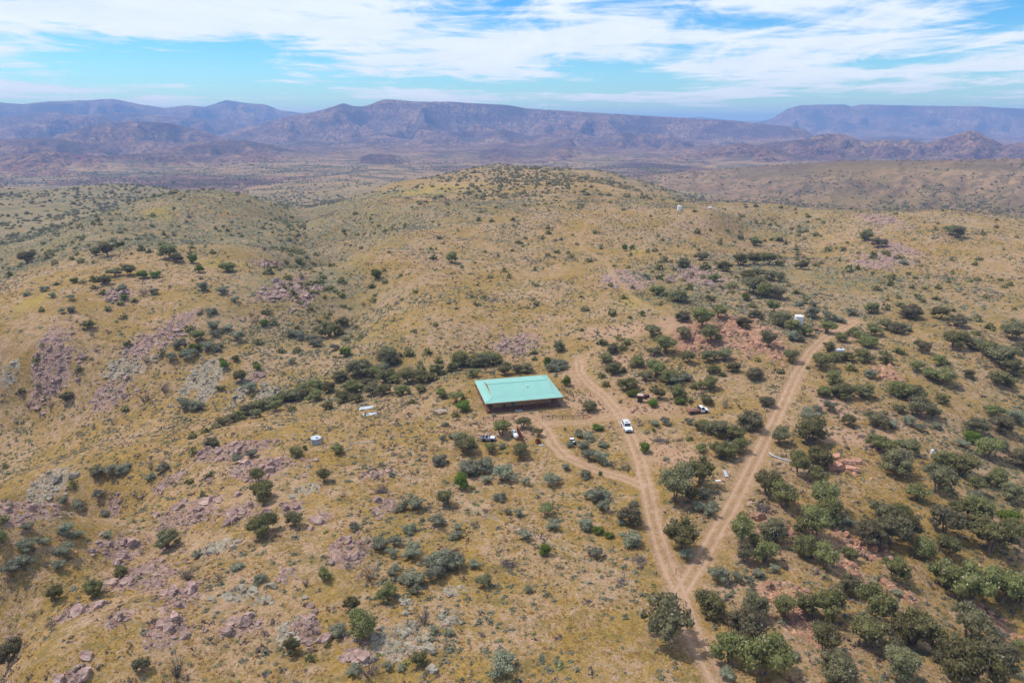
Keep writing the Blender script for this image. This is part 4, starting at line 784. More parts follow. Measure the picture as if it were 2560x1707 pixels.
# ------------------------------------------------------------------ built things
class PB:
    """collects shapes and links them as one mesh"""
    def __init__(s): s.bm = bmesh.new()
    def box(s, c, d, rz=0.0, bev=0.0, rx=0.0, ry=0.0):
        r = bmesh.ops.create_cube(s.bm, size=1.0); vs_ = r['verts']
        for v in vs_: v.co = (v.co.x * d[0], v.co.y * d[1], v.co.z * d[2])
        if bev:
            es = list({e for v in vs_ for e in v.link_edges}); rr = bmesh.ops.bevel(s.bm, geom=es, offset=bev, segments=2, affect='EDGES', profile=.5); vs_ = list({v for f in rr['faces'] for v in f.verts} | {v for v in vs_ if v.is_valid})
        from mathutils import Euler, Vector
        m = Euler((rx, ry, rz)).to_matrix()
        for v in vs_: v.co = m @ v.co + Vector(c)
        return s
    def poly(s, pts, flip=False):
        vs_ = [s.bm.verts.new(p) for p in pts]; s.bm.faces.new(vs_[::-1] if flip else vs_); return s
    def ext(s, prof, w, wf=None):
        """side outline (x, z) extruded across y; wf(z) narrows it upwards"""
        L = [s.bm.verts.new((x, w * (wf(z) if wf else 1), z)) for x, z in prof]; Q = [s.bm.verts.new((x, -w * (wf(z) if wf else 1), z)) for x, z in prof]
        n = len(prof); s.bm.faces.new(L[::-1]); s.bm.faces.new(Q)
        for i in range(n): s.bm.faces.new((L[i], L[(i + 1) % n], Q[(i + 1) % n], Q[i]))
        return s
    def tube(s, a, b, r, n=8, r2=None):
        v, f = tube_np([a, b], [r, r if r2 is None else r2], n); q = [s.bm.verts.new(x) for x in v]
        for t in f: s.bm.faces.new([q[i] for i in t])
        s.bm.faces.new(q[:n][::-1]); s.bm.faces.new(q[n:]); return s
    def lathe(s, prof, n=24, ax='z', c=(0, 0, 0)):
        rings = []
        for r, h in prof:
            ring = []
            for k in range(n):
                a = 6.28318 * k / n; p = (r * math.cos(a), r * math.sin(a), h)
                if ax == 'x': p = (h, r * math.cos(a), r * math.sin(a))
                if ax == 'y': p = (r * math.cos(a), h, r * math.sin(a))
                ring.append(s.bm.verts.new((p[0] + c[0], p[1] + c[1], p[2] + c[2])))
            rings.append(ring)
        for i in range(len(rings) - 1):
            for k in range(n): s.bm.faces.new((rings[i][k], rings[i][(k + 1) % n], rings[i + 1][(k + 1) % n], rings[i + 1][k]))
        s.bm.faces.new(rings[0][::-1]); s.bm.faces.new(rings[-1]); return s
    def done(s, name, mat, parent=None, smooth=False):
        bmesh.ops.recalc_face_normals(s.bm, faces=s.bm.faces); me = bpy.data.meshes.new(name); s.bm.to_mesh(me); s.bm.free()
        if smooth:
            me.polygons.foreach_set('use_smooth', np.ones(len(me.polygons), bool)); me.set_sharp_from_angle(angle=R(35))
        me.materials.append(mat); return link(name, me, parent)
M_TEAL = simple('teal_metal_roof', (.235, .475, .415), .55, 0, .3, .03, .35)
M_TRIM = simple('cream_trim', (.55, .50, .36), .6)
def logmat():
    m, nt, b = new_mat('log_siding'); g = NG(nt); P = g.n('ShaderNodeTexCoord').outputs['Object']
    w = g.n('ShaderNodeTexWave', bands_direction='Z', wave_profile='SIN'); w.inputs['Scale'].default_value = 1.1; w.inputs['Distortion'].default_value = .3; g.l(P, w.inputs['Vector'])
    n = g.noise(P, 1.2, 4, .6, (.4, .4, 3)); c = g.mix(g.rmp(n, .35, .65), (.62, .36, .15), (.50, .28, .12)); c = g.mix(g.rmp(w.outputs['Fac'], .0, .25, .6, 0), c, (.09, .05, .025))
    g.l(c, b.inputs['Base Color']); bp = g.n('ShaderNodeBump'); bp.inputs['Distance'].default_value = .06; g.l(w.outputs['Fac'], bp.inputs['Height']); g.l(bp.outputs[0], b.inputs['Normal']); return m
M_LOG = logmat()
M_DECK = simple('stained_deck', (.25, .11, .075), .7, c2=(.17, .075, .05), scale=2)
M_POST = simple('weathered_post', (.19, .13, .085), .8, c2=(.12, .085, .06))
M_GABLE = simple('brown_gable', (.30, .19, .11), .8)
M_DOOR = simple('teal_door', (.02, .20, .24), .5)
M_GLASS = simple('dark_glass', (.02, .03, .045), .12, 0, .6, .0)
M_WHITE = simple('white_paint', (.80, .81, .83), .35, 0, .5, .03, 2)
M_PLAST = simple('white_plastic', (.80, .83, .86), .5, 0, .4, .05, 1.2)
M_LILAC = simple('silver_lilac_paint', (.42, .42, .55), .35, .2, .5, .05)
M_BLACK = simple('black_rubber', (.025, .025, .027), .8, 0, .2, .1)
M_CHROME = simple('pale_alloy', (.62, .62, .64), .35, .5, .5, .05)
M_DARK = simple('dark_trim', (.04, .04, .05), .5)
M_RUST = simple('rusty_steel', (.24, .085, .04), .85, .1, .2, c2=(.13, .045, .028), scale=2.2)
M_GALV = simple('galvanised_steel', (.42, .45, .52), .5, .35, .4, .07, 1.5)
M_GALVT = simple('pale_sheet_metal', (.47, .52, .57), .5, .2, .4, .06, 1.0)
M_GREY = simple('grey_timber', (.40, .37, .35), .85, c2=(.29, .27, .255), scale=4)
M_REDW = simple('red_brown_planks', (.34, .13, .085), .8, c2=(.24, .095, .065), scale=3)
M_GRN = simple('dark_green_paint', (.03, .085, .055), .5)
M_RED = simple('dark_red_paint', (.16, .022, .03), .5)
M_ORNG = simple('orange_red_rock', (.55, .17, .10), .9)
M_STONE = simple('step_concrete', (.45, .42, .40), .9)
M_WIRE = simple('fence_wire', (.33, .30, .28), .5, .6)
M_BROWN = simple('dark_brown_sheet', (.095, .055, .042), .7, c2=(.06, .035, .03), scale=1.5)
M_LIGHT = simple('lamp_glass', (.75, .77, .8), .15, 0, .6, .0)
def gz1(x, y): return float(grid_z(np.array([float(x)]), np.array([float(y)]))[0])
def hp(u, v): return hit(u, v)[0]
def thing(name, loc, rz, label, cat, group=None): return tag(empty(name, loc, rz), label, cat, group)

# --- the house
H = thing('ranch_house', (HC[0], HC[1], 0), HROT, 'log ranch house with a teal metal roof and wrap-around porch', 'house')
EX, EY, WX, WY, ZE, ZW, ZR = 10.3, 8.35, 7.9, 5.95, 2.85, 3.36, 4.72
PB().box((0, 0, .10), (19.6, 15.7, .5)).done('foundation_skirt', M_BROWN, H)
PB().box((0, 0, .40), (20.0, 16.1, .12)).done('porch_deck', M_DECK, H)
PB().box((0, 0, 1.86), (2 * WX - .3, 2 * WY - .3, 2.82)).done('wall', M_LOG, H)
pr = PB()
o_ = [(-EX, -EY, ZE), (EX, -EY, ZE), (EX, EY, ZE), (-EX, EY, ZE)]; i_ = [(-WX, -WY, ZW), (WX, -WY, ZW), (WX, WY, ZW), (-WX, WY, ZW)]
for k in range(4):
    a, b, c, d = o_[k], o_[(k + 1) % 4], i_[(k + 1) % 4], i_[k]
    pr.poly([a, b, c, d]); t = lambda p: (p[0], p[1], p[2] - .10); pr.poly([t(a), t(b), t(c), t(d)], True); pr.poly([a, t(a), t(b), b]); pr.poly([c, t(c), t(d), d])
prf = pr.done('porch_roof', M_TEAL, H)
for k in range(4):
    a, b = o_[k], o_[(k + 1) % 4]; mx_, my_ = (a[0] + b[0]) / 2, (a[1] + b[1]) / 2
    PB().box((mx_ * 1.002, my_ * 1.002, ZE - .09), ((2 * EX + .06) if k % 2 == 0 else .04, .04 if k % 2 == 0 else (2 * EY - .02), .17)).done('fascia', M_TRIM, prf)
for k in range(4): # hip caps
    a, b = o_[k], i_[k]; PB().tube((a[0] * .995, a[1] * .995, a[2] + .02), (b[0], b[1], b[2] + .02), .05, 6).done('hip_cap', M_TEAL, prf)
rb = PB(); RX = WX + .25
for sg in (-1, 1):
    a, b, c, d = (-RX, sg * (WY + .05), ZW + .012), (RX, sg * (WY + .05), ZW + .012), (RX, 0, ZR), (-RX, 0, ZR)
    rb.poly([a, b, c, d], sg > 0); dn = lambda p: (p[0], p[1], p[2] - .09); rb.poly([dn(a), dn(b), dn(c), dn(d)], sg < 0)
    rb.poly([a, d, dn(d), dn(a)]); rb.poly([b, c, dn(c), dn(b)])
roof = rb.done('roof', M_TEAL, H)
PB().box((0, 0, ZR + .01), (2 * RX + .02, .22, .05)).done('ridge_cap', simple('teal_ridge', (.13, .40, .36), .5), roof)
for sg in (-1, 1):
    g_ = PB(); x = sg * (WX + .19); g_.poly([(x, -WY, ZW - .1), (x, WY, ZW - .1), (x, 0, ZR - .10)]); g_.poly([(x - sg * .15, -WY, ZW - .1), (x - sg * .15, WY, ZW - .1), (x - sg * .15, 0, ZR - .10)], True); g_.done('gable_wall', M_GABLE, roof)
    for s2 in (-1, 1):
        PB().tube((sg * (RX + .03), s2 * (WY + .2), ZW - .03), (sg * (RX + .03), 0, ZR - .05), .06, 6).done('rake_trim', M_TRIM, roof)
vp = PB().lathe([(.10, 0), (.10, .55), (.20, .56), (.16, .70), (.02, .78)], 12, c=(2.0, -2.6, 4.0)).done('vent_pipe', M_CHROME, roof)
PB().box((2.0, -2.6, 4.12), (.5, .5, .10), rx=-.0).done('flashing', M_GALVT, vp)
postm = PB().box((0, 0, 1.2), (.17, .17, 2.4)).done('post', M_POST, H); postm.location = (-EX + .35, -EY + .35, .44)
PX = [(x, y) for x in np.linspace(-EX + .35, EX - .35, 7) for y in (-EY + .35, EY - .35)] + [(x, y) for x in (-EX + .35, EX - .35) for y in np.linspace(-EY + .35, EY - .35, 5)[1:-1]]
for (x, y) in PX:
    if abs(x + EX - .35) < .01 and abs(y + EY - .35) < .01: continue
    q = postm.copy(); col.objects.link(q); q.location = (x, y, .44)
for y in (-EY + .35,):
    for x0, x1 in ((-9.9, -3.4), (0.1, 9.9)):
        for z in (1.28,): PB().box(((x0 + x1) / 2, y + .01, z), (x1 - x0 - .2, .06, .08)).done('railing', M_POST, H)
for x in (-EX + .35, EX - .35): PB().box((x, 0, 1.28), (.06, 15.6, .08)).done('railing', M_POST, H)
d_ = PB().box((-2.7, -WY + .06, 1.5), (1.05, .12, 2.05)).done('door', M_DOOR, H)
PB().box((-2.7, -WY + .10, 1.52), (1.3, .10, 2.25)).done('door_frame', M_TRIM, d_); PB().box((-2.32, -WY - .03, 1.45), (.06, .08, .12)).done('handle', M_CHROME, d_)
for (x, w) in ((-6.5, 1.3), (-.4, 1.1), (2.6, 1.1), (5.5, 1.5)):
    wd = PB().box((x, -WY + .09, 1.95), (w, .10, 1.05)).done('window', M_GLASS, H)
    PB().box((x, -WY + .13, 1.95), (w + .22, .07, 1.27)).done('frame', M_TRIM, wd); PB().box((x, -WY + .03, 1.95), (.05, .06, 1.05)).done('mullion', M_TRIM, wd)
for y in (-3, 1.5):
    for x in (-WX + .09, WX - .09):
        wd = PB().box((x, y, 1.95), (.10, 1.2, 1.05)).done('window', M_GLASS, H); PB().box((x * .995, y, 1.95), (.07, 1.42, 1.27)).done('frame', M_TRIM, wd)
for k, (yy, zz) in enumerate(((-8.45, .24), (-8.8, .06))): PB().box((-1.7, yy, zz), (2.0, .42, .16)).done('step', M_STONE, H)
for xx in (-2.75, -.65): PB().tube((xx, -8.1, 1.3), (xx, -8.95, .85), .05, 6).done('step_rail', M_RED if xx > -1 else M_POST, H)
b_ = thing('barrel', (0, 0, 0), 0, 'dark barrel standing on the house porch by the teal door', 'barrel'); b_.location = (HC[0] + math.cos(HROT) * -5.1 - math.sin(HROT) * -6.9, HC[1] + math.sin(HROT) * -5.1 + math.cos(HROT) * -6.9, .46)
PB().lathe([(.29, 0), (.31, .3), (.31, .6), (.29, .88)], 16).done('drum', M_DARK, b_, True); PB().lathe([(.30, .88), (.30, .92), (.02, .93)], 16).done('lid', M_RUST, b_)
t_ = thing('porch_table', (HC[0] + math.cos(HROT) * 6.6 - math.sin(HROT) * -6.9, HC[1] + math.sin(HROT) * 6.6 + math.cos(HROT) * -6.9, .46), HROT, 'small wooden table on the house porch', 'table')
PB().box((0, 0, .72), (1.3, .8, .06)).done('tabletop', M_GREY, t_)
for sx in (-.55, .55):
    for sy in (-.3, .3): PB().box((sx, sy, .35), (.07, .07, .70)).done('leg', M_GREY, t_)

# --- vehicles (x forward)
def wheel(parent, x, y, r=.36, w=.24, rim=None):
    t = PB().lathe([(r * .55, -w / 2), (r * .94, -w / 2), (r, -w * .3), (r, w * .3), (r * .94, w / 2), (r * .55, w / 2)], 20, 'y').done('wheel', M_BLACK, parent, True); t.location = (x, y, r)
    sgn = 1 if y > 0 else -1
    PB().lathe([(r * .58, -w * .42), (r * .58, w * .42), (r * .2, w * .5 * 1.0)] if sgn > 0 else [(r * .2, -w * .5), (r * .58, -w * .42), (r * .58, w * .42)], 16, 'y').done('rim', rim or M_CHROME, t)
def ground_fit(e, p, L=2.2):
    """stand a thing on the ground at p"""
    e.location = (p[0], p[1], gz1(p[0], p[1]) - .03)
def suv(p, rz):
    e = thing('white_suv', (0, 0, 0), rz, 'white four-wheel-drive SUV with roof rack driving on the dirt road', 'car'); ground_fit(e, p)
    body = PB().ext([(-2.35, .42), (-2.38, .75), (-2.30, 1.02), (.75, 1.04), (.95, 1.07), (2.05, .98), (2.32, .84), (2.38, .55), (2.30, .36), (1.95, .34), (1.86, .62), (1.62, .78), (1.30, .78), (1.06, .62), (.98, .34), (-.92, .34), (-1.0, .62), (-1.24, .78), (-1.56, .78), (-1.80, .62), (-1.88, .36)], .95, lambda z: 1 - .06 * max(0, z - .6)).done('body', M_WHITE, e, False)
    PB().ext([(-2.26, 1.02), (-2.02, 1.70), (-1.80, 1.76), (-.05, 1.77), (.18, 1.70), (.92, 1.06)], .90, lambda z: 1 - .20 * (z - 1.02)).done('cabin', M_WHITE, e)
    g_ = PB(); zz = lambda z: .90 * (1 - .20 * (z - 1.02)) + .012
    g_.poly([(.245, zz(1.66) - .10, 1.66), (.245, -zz(1.66) + .10, 1.66), (.89, -zz(1.1) + .09, 1.105), (.89, zz(1.1) - .09, 1.105)]).done('windscreen', M_GLASS, e).location = (.022, 0, .012)
    g_ = PB(); g_.poly([(-2.07, zz(1.63) - .12, 1.63), (-2.07, -zz(1.63) + .12, 1.63), (-2.25, -zz(1.15) + .1, 1.15), (-2.25, zz(1.15) - .1, 1.15)], True).done('rear_window', M_GLASS, e).location = (-.03, 0, .01)
    for sg in (-1, 1):
        for (xa, xb, xc, xd) in ((-.02, .12, .78, -.02), (-1.02, -.12, -.12, -1.02), (-1.9, -1.12, -1.12, -2.05)):
            PB().poly([(xa, sg * zz(1.66), 1.66), (xb, sg * zz(1.66), 1.66), (xc, sg * zz(1.10), 1.10), (xd, sg * zz(1.10), 1.10)], sg > 0).done('side_window', M_GLASS, e)
        PB().box((2.28, sg * .66, .82), (.16, .36, .16), bev=.03).done('headlight', M_LIGHT, e)
        PB().box((.62, sg * 1.04, 1.12), (.14, .20, .16), bev=.03).done('mirror', M_WHITE, e)
        PB().tube((-1.75, sg * .62, 1.83), (-.05, sg * .62, 1.83), .025, 6).done('roof_rail', M_DARK, e)
        for x in (1.46, -1.40): wheel(e, x, sg * .84, .39, .25)
    PB().box((2.35, 0, .78), (.06, .85, .24)).done('grille', M_DARK, e); PB().box((2.37, 0, .46), (.16, 1.7, .16), bev=.04).done('bumper', M_DARK, e)
    PB().box((-.35, 0, 1.795), (.55, .75, .03)).done('sunroof', M_GLASS, e)
    for x in (-1.4, -.4): PB().box((x, 0, 1.84), (.05, 1.24, .03)).done('rack_bar', M_DARK, e)
p1 = hp(1561, 1061); p2 = hp(1573, 1084); suv((p1 + p2) / 2, math.atan2(p2[1] - p1[1], p2[0] - p1[0]))
def truck(p, rz):
    e = thing('flatbed_truck', (0, 0, 0), rz, 'old white pickup with a red-brown wooden flatbed parked on the grass', 'truck'); ground_fit(e, p)
    PB().box((-.1, 0, .52), (5.2, .8, .16)).done('chassis', M_DARK, e)
    PB().ext([(.55, .45), (.50, 1.02), (1.62, 1.06), (2.55, 1.00), (2.80, .86), (2.84, .45), (2.50, .42), (2.42, .68), (2.18, .82), (1.90, .82), (1.68, .68), (1.60, .42)], .90, lambda z: 1 - .05 * max(0, z - .6)).done('body', M_WHITE, e)
    PB().ext([(.50, 1.02), (.56, 1.66), (.72, 1.72), (1.30, 1.72), (1.46, 1.66), (1.82, 1.05)], .84, lambda z: 1 - .16 * (z - 1.02)).done('cab', M_WHITE, e)
    zz = lambda z: .84 * (1 - .16 * (z - 1.02)) + .012
    PB().poly([(1.49, .66, 1.62), (1.49, -.66, 1.62), (1.80, -.72, 1.10), (1.80, .72, 1.10)]).done('windscreen', M_GLASS, e).location = (.025, 0, .01)
    PB().poly([(.535, .6, 1.6), (.535, -.6, 1.6), (.485, -.62, 1.18), (.485, .62, 1.18)], True).done('rear_window', M_GLASS, e).location = (-.012, 0, 0)
    for sg in (-1, 1):
        PB().poly([(.78, sg * zz(1.62), 1.62), (1.36, sg * zz(1.62), 1.62), (1.66, sg * zz(1.1), 1.10), (.78, sg * zz(1.1), 1.10)], sg > 0).done('side_window', M_GLASS, e)
        PB().box((2.80, sg * .66, .82), (.10, .26, .18), bev=.03).done('headlight', M_LIGHT, e); PB().box((1.62, sg * 1.0, 1.15), (.1, .18, .16)).done('mirror', M_DARK, e)
        wheel(e, 2.04, sg * .78, .37, .24); wheel(e, -1.55, sg * .78, .37, .24, M_DARK)
    PB().box((2.86, 0, .55), (.12, 1.7, .18), bev=.03).done('bumper', M_CHROME, e)
    bed = PB().box((-1.15, 0, .86), (3.2, 2.0, .10)).done('flatbed', M_REDW, e)
    for k in range(8): PB().box((-1.15, -.88 + k * .25, .925), (3.16, .22, .03)).done('plank', M_REDW, bed)
    PB().box((.36, 0, 1.35), (.07, 1.8, .9)).done('headboard', M_DARK, e)
    for x in (-2.6, -1.4, -.3):
        for sg in (-1, 1): PB().box((x, sg * .97, 1.08), (.06, .06, .4)).done('stake', M_POST, e)
    for k in range(4): tag(PB().box((-1.2 + .1 * k, -.5 + .3 * k, 1.0 + .05 * (k % 2)), (2.2 - .2 * k, .14, .10), rz=.06 * (k - 1.5)).done('loose_board', M_GREY if k % 2 else M_REDW, e))
truck(hp(1743, 1031), R(9))
def jeep(p, rz):
    e = thing('open_jeep', (0, 0, 0), rz, 'small silver-lilac open jeep with folded top and roll bar beside a juniper', 'jeep'); ground_fit(e, p)
    PB().ext([(-1.62, .42), (-1.64, .95), (-.02, .95), (.12, .92), (.42, .98), (1.48, .94), (1.60, .85), (1.62, .45), (1.42, .42), (1.38, .62), (1.20, .74), (.86, .74), (.68, .62), (.62, .40), (-.62, .40), (-.68, .62), (-.86, .74), (-1.20, .74), (-1.38, .62), (-1.42, .42)], .72).done('body', M_LILAC, e)
    PB().box((.98, 0, .97), (1.02, 1.18, .10), bev=.03).done('hood', M_WHITE, e)
    for sg in (-1, 1):
        PB().box((1.03, sg * .74, .80), (.95, .26, .10), bev=.03).done('fender', M_DARK, e); PB().box((-1.03, sg * .74, .80), (.80, .2, .08), bev=.03).done('fender', M_DARK, e)
        wheel(e, 1.03, sg * .70, .36, .24, M_PLAST); wheel(e, -1.03, sg * .70, .36, .24, M_PLAST)
        PB().tube((-.62, sg * .6, .95), (-.58, sg * .58, 1.62), .04, 8).done('roll_bar_post', M_WHITE, e)
        PB().tube((.30, sg * .62, .98), (.12, sg * .60, 1.55), .035, 8).done('screen_pillar', M_LILAC, e)
        PB().box((-.35, sg * .33, .98), (.5, .5, .12), bev=.04).done('seat', M_DARK, e); PB().box((-.62, sg * .33, 1.25), (.14, .48, .55), bev=.04).done('seat_back', M_DARK, e)
        PB().lathe([(.10, 0), (.10, .06), (.02, .07)], 12, 'x', (1.60, sg * .48, .72)).done('headlight', M_LIGHT, e)
    PB().tube((-.58, -.58, 1.62), (-.58, .58, 1.62), .04, 8).done('roll_bar', M_WHITE, e)
    PB().poly([(.31, .60, 1.0), (.31, -.60, 1.0), (.14, -.58, 1.55), (.14, .58, 1.55)]).done('windscreen', M_GLASS, e); PB().tube((.12, -.6, 1.56), (.12, .6, 1.56), .03, 6).done('screen_frame', M_LILAC, e)
    PB().box((-1.18, 0, 1.05), (.55, 1.2, .22), bev=.06).done('folded_top', M_DARK, e)
    PB().box((1.66, 0, .52), (.10, 1.4, .14), bev=.02).done('bumper', M_DARK, e); PB().lathe([(.16, -.09), (.36, -.09), (.36, .09), (.16, .09)], 18, 'x', (-1.74, .1, .86)).done('spare_wheel', M_BLACK, e)
jeep(hp(1221, 1101), R(-6))
def quad(name, label, p, rz, paint, bed):
    e = thing(name, (0, 0, 0), rz, label, 'utility vehicle'); ground_fit(e, p)
    PB().ext([(-.95, .42), (-.95, .72), (.25, .70), (.55, .92), (1.05, .84), (1.12, .55), (1.0, .40)], .42).done('body', paint, e)
    PB().box((-.15, 0, .84), (.55, .8, .16), bev=.04).done('seat', M_DARK, e)
    for sg in (-1, 1):
        wheel(e, .72, sg * .50, .30, .22, M_DARK); wheel(e, -.68, sg * .50, .30, .24, M_DARK)
        PB().box((.72, sg * .50, .66), (.66, .28, .06), bev=.02).done('mudguard', paint, e); PB().box((-.68, sg * .50, .68), (.66, .28, .06), bev=.02).done('mudguard', paint, e)
    if bed:
        PB().box((-.72, 0, .86), (.75, .95, .22), bev=.02).done('cargo_box', M_PLAST, e); PB().box((.80, 0, .93), (.35, .5, .05)).done('hood_panel', M_PLAST, e)
        for sg in (-1, 1): PB().tube((-.42, sg * .42, .8), (-.35, sg * .40, 1.55), .03, 6).done('frame_post', M_DARK, e)
        PB().tube((-.35, -.40, 1.55), (-.35, .40, 1.55), .03, 6).done('frame_bar', M_DARK, e)
    PB().tube((.35, 0, .85), (.22, 0, 1.12), .03, 6).done('steering_column', M_DARK, e); PB().tube((.22, -.36, 1.14), (.22, .36, 1.14), .025, 6).done('handlebar', M_DARK, e)
quad('utility_cart', 'small dark green utility cart with white box inside the driveway loop', hp(1432, 1108), R(-80), M_GRN, True)
quad('quad_bike', 'dark red quad bike parked behind the brown booth', hp(1613, 994), R(40), M_RED, False)

# --- tanks
def propane(p, rz, L, r, label):
    e = thing('propane_tank', (0, 0, 0), rz, label, 'propane tank', 'white propane tanks'); e.location = (p[0], p[1], gz1(p[0], p[1]) - .02); z = r + .32
    pr_ = [(.02, -L / 2)] + [(r * math.sin(a), -L / 2 + r * (1 - math.cos(a))) for a in (.4, .8, 1.2, 1.57)] + [(r * math.sin(a), L / 2 - r * (1 - math.cos(a))) for a in (1.57, 1.2, .8, .4)] + [(.02, L / 2)]
    PB().lathe(pr_, 24, 'x', (0, 0, z)).done('vessel', M_WHITE, e, True)
    PB().lathe([(.20, 0), (.20, .22), (.15, .30), (.02, .33)], 14, 'z', (.35, 0, z + r - .03)).done('valve_dome', M_DARK, e, True)
    for sx in (-.6, .6):
        lg = PB(); lg.box((sx * L / 2 * .9, 0, .25), (.14, r * 1.5, .62)); lg.done('support', M_GALV, e)
    for sx in (-.55, .55): PB().box((sx, 0, z + r + .02), (.12, .03, .10)).done('lifting_lug', M_WHITE, e)
a1, a2 = hp(1281, 1083), hp(1294, 1104); propane((a1 + a2) / 2, math.atan2(a2[1] - a1[1], a2[0] - a1[0]), 3.6, .56, 'white propane tank lying beside the rusty panel near the jeep')
propane(hp(2098, 882), R(5), 3.4, .55, 'white propane tank half hidden among junipers by the upper road')
def water_tank(p, r, h, label, mat, top, name='water_tank', ribs=3):
    e = thing(name, (p[0], p[1], gz1(p[0], p[1]) - .06), rng.uniform(0, 6), label, 'water tank')
    pr_ = [(r, 0)]
    for k in range(1, ribs + 1): z = h * k / (ribs + 1); pr_ += [(r, z - .04), (r * .985, z), (r, z + .04)]
    pr_ += [(r, h - .05)]; PB().lathe(pr_, 36).done('shell', mat, e, True)
    PB().lathe([(r * 1.01, h - .05), (r * .98, h + .04), (r * .6, h + top * .75), (r * .22, h + top), (.02, h + top)], 36).done('lid', M_PLAST if mat is M_PLAST else M_GALVT, e, True)
    PB().lathe([(.24, 0), (.24, .12), (.02, .15)], 16, 'z', (r * .35, 0, h + top * .8)).done('hatch', M_DARK if mat is not M_PLAST else M_PLAST, e, True)
    PB().tube((r + .02, 0, .3), (r + .35, 0, .3), .05, 8).done('outlet_pipe', M_DARK, e)
water_tank(hp(1996, 809), 1.5, 2.9, 'tall white plastic water tank on the knoll by the upper road', M_PLAST, .25)
water_tank(hp(1698, 525), 1.45, 2.7, 'far white water tank standing on the open ridge', M_PLAST, .25)
water_tank(hp(791, 1107), 1.22, 1.45, 'round galvanised stock tank on the bare stony slope', M_GALV, .06, ribs=2)
e = thing('storage_tank', (0, 0, 0), R(8), 'low white tank beside dark rocks on the far ridge', 'tank'); p = hp(1775, 523); e.location = (p[0], p[1], gz1(p[0], p[1]))
PB().lathe([(.02, -1.4), (.6, -1.3), (.75, -1.1), (.75, 1.1), (.6, 1.3), (.02, 1.4)], 20, 'x', (0, 0, .95)).done('vessel', M_WHITE, e, True)
for sx in (-.8, .8): PB().box((sx, 0, .2), (.15, 1.1, .5)).done('support', M_GREY, e)

# --- yard things
def wall_panel():
    a, b = hp(1292, 1077), hp(1306, 1107); L = math.hypot(*(b - a)[:2]); m = (a + b) / 2
    e = thing('rusty_panel', (m[0], m[1], gz1(m[0], m[1]) - .08), math.atan2(b[1] - a[1], b[0] - a[0]), 'long rusty corrugated metal screen beside the white propane tank', 'screen')
    n = 9; w = L / n
    for k in range(n):
        q = PB(); x0 = -L / 2 + k * w
        for j in range(4): q.box((x0 + (j + .5) * w / 4, .03 * (j % 2), .82), (w / 4 + .005, .03, 1.64))
        q.done('sheet', M_RUST, e)
    for k in range(4): PB().box((-L / 2 + L * k / 3, .10, .80), (.1, .08, 1.7)).done('post', M_POST, e)
wall_panel()
p = hp(1345, 1108); e = thing('fire_box', (p[0], p[1], gz1(p[0], p[1]) - .03), R(20), 'rusty square steel fire box under a small juniper', 'fire pit')
for k in range(4): a = k * math.pi / 2; PB().box((.48 * math.cos(a), .48 * math.sin(a), .48), (.05, 1.0, .96), rz=a).done('side_plate', M_RUST, e)
PB().box((0, 0, .12), (.9, .9, .06)).done('floor_plate', M_DARK, e); PB().tube((.5, -.2, .55), (.95, -.3, .60), .05, 8).done('spout', M_RUST, e)
p = hp(1352, 1112); e = tag(PB().box((0, 0, .06), (1.1, .7, .05), rz=.3, rx=.12).done('metal_grate', M_GALV), 'grey metal grate lying beside the rusty fire box', 'grate'); e.location = p
p = hp(1600, 1004); e = thing('booth', (p[0], p[1], gz1(p[0], p[1]) - .05), R(-12), 'narrow dark brown sheet-metal booth at the edge of the yard', 'booth')
bx_ = PB(); 
for k in range(6): bx_.box((-.55 + k * .22, -.62 + .02 * (k % 2), 1.0), (.215, .05, 2.0)); bx_.box((-.55 + k * .22, .62, 1.0), (.215, .05, 2.0))
bx_.box((-.66, 0, 1.0), (.05, 1.2, 2.0)); bx_.box((.66, 0, 1.0), (.05, 1.2, 2.0)); bx_.done('wall', M_BROWN, e)
PB().box((0, 0, 2.04), (1.5, 1.45, .08), rx=.06).done('roof', simple('pale_plywood', (.50, .40, .33), .8), e); PB().box((0, 0, .02), (1.5, 1.4, .10)).done('base', M_GREY, e)
p = hp(1102, 1034); e = thing('work_table', (p[0], p[1], gz1(p[0], p[1]) - .04), R(6), 'long grey plank table standing on posts beside the house', 'table')
for k in range(4): PB().box((0, -.36 + .24 * k, .98), (2.9, .225, .05)).done('plank', M_GREY, e)
for sx in (-1.25, 1.25):
    for sy in (-.32, .32): PB().box((sx, sy, .48), (.1, .1, .98)).done('leg', M_POST, e)
for (u, v, rz, lab, L, W_) in ((916, 1020, R(12), 'pale rectangular sheet of metal lying on the slope', 3.9, 1.5), (925, 1036, R(9), 'long white-edged sheet of metal with bare patches on the slope', 3.7, 1.3)):
    p = hp(u, v); e = thing('metal_sheet', (p[0], p[1], gz1(p[0], p[1]) + .10), rz, lab, 'metal sheet'); sh = PB()
    for k in range(6): sh.box((-L / 2 + (k + .5) * L / 6, 0, .02 * (k % 2)), (L / 6 + .004, W_, .03))
    sh.done('panel', M_GALVT, e)
    for sg in (-1, 1): PB().box((0, sg * W_ / 2, -.04), (L, .07, .10)).done('edge_rail', M_WHITE, e)
    e.rotation_euler = (R(5), R(-2), rz)
p = hp(878, 1121); e = thing('mast', (p[0], p[1], gz1(p[0], p[1]) - .1), 0, 'tall thin grey metal mast on the stony slope', 'mast')
PB().tube((0, 0, 0), (.0, 0, 9.4), .06, 8, .035).done('pole', M_GALV, e); PB().box((0, 0, .15), (.5, .5, .3)).done('base_block', M_STONE, e)
def long_pole(name, pts, r, mat, label, cat):
    P_ = [hp(u, v) for u, v in pts]; v, f = tube_np([(q[0], q[1], gz1(q[0], q[1]) + r * 1.1) for q in P_], [r] * len(P_), 7); me = mesh_np(name, v, f, None, True); me.materials.append(mat); tag(link(name, me), label, cat)
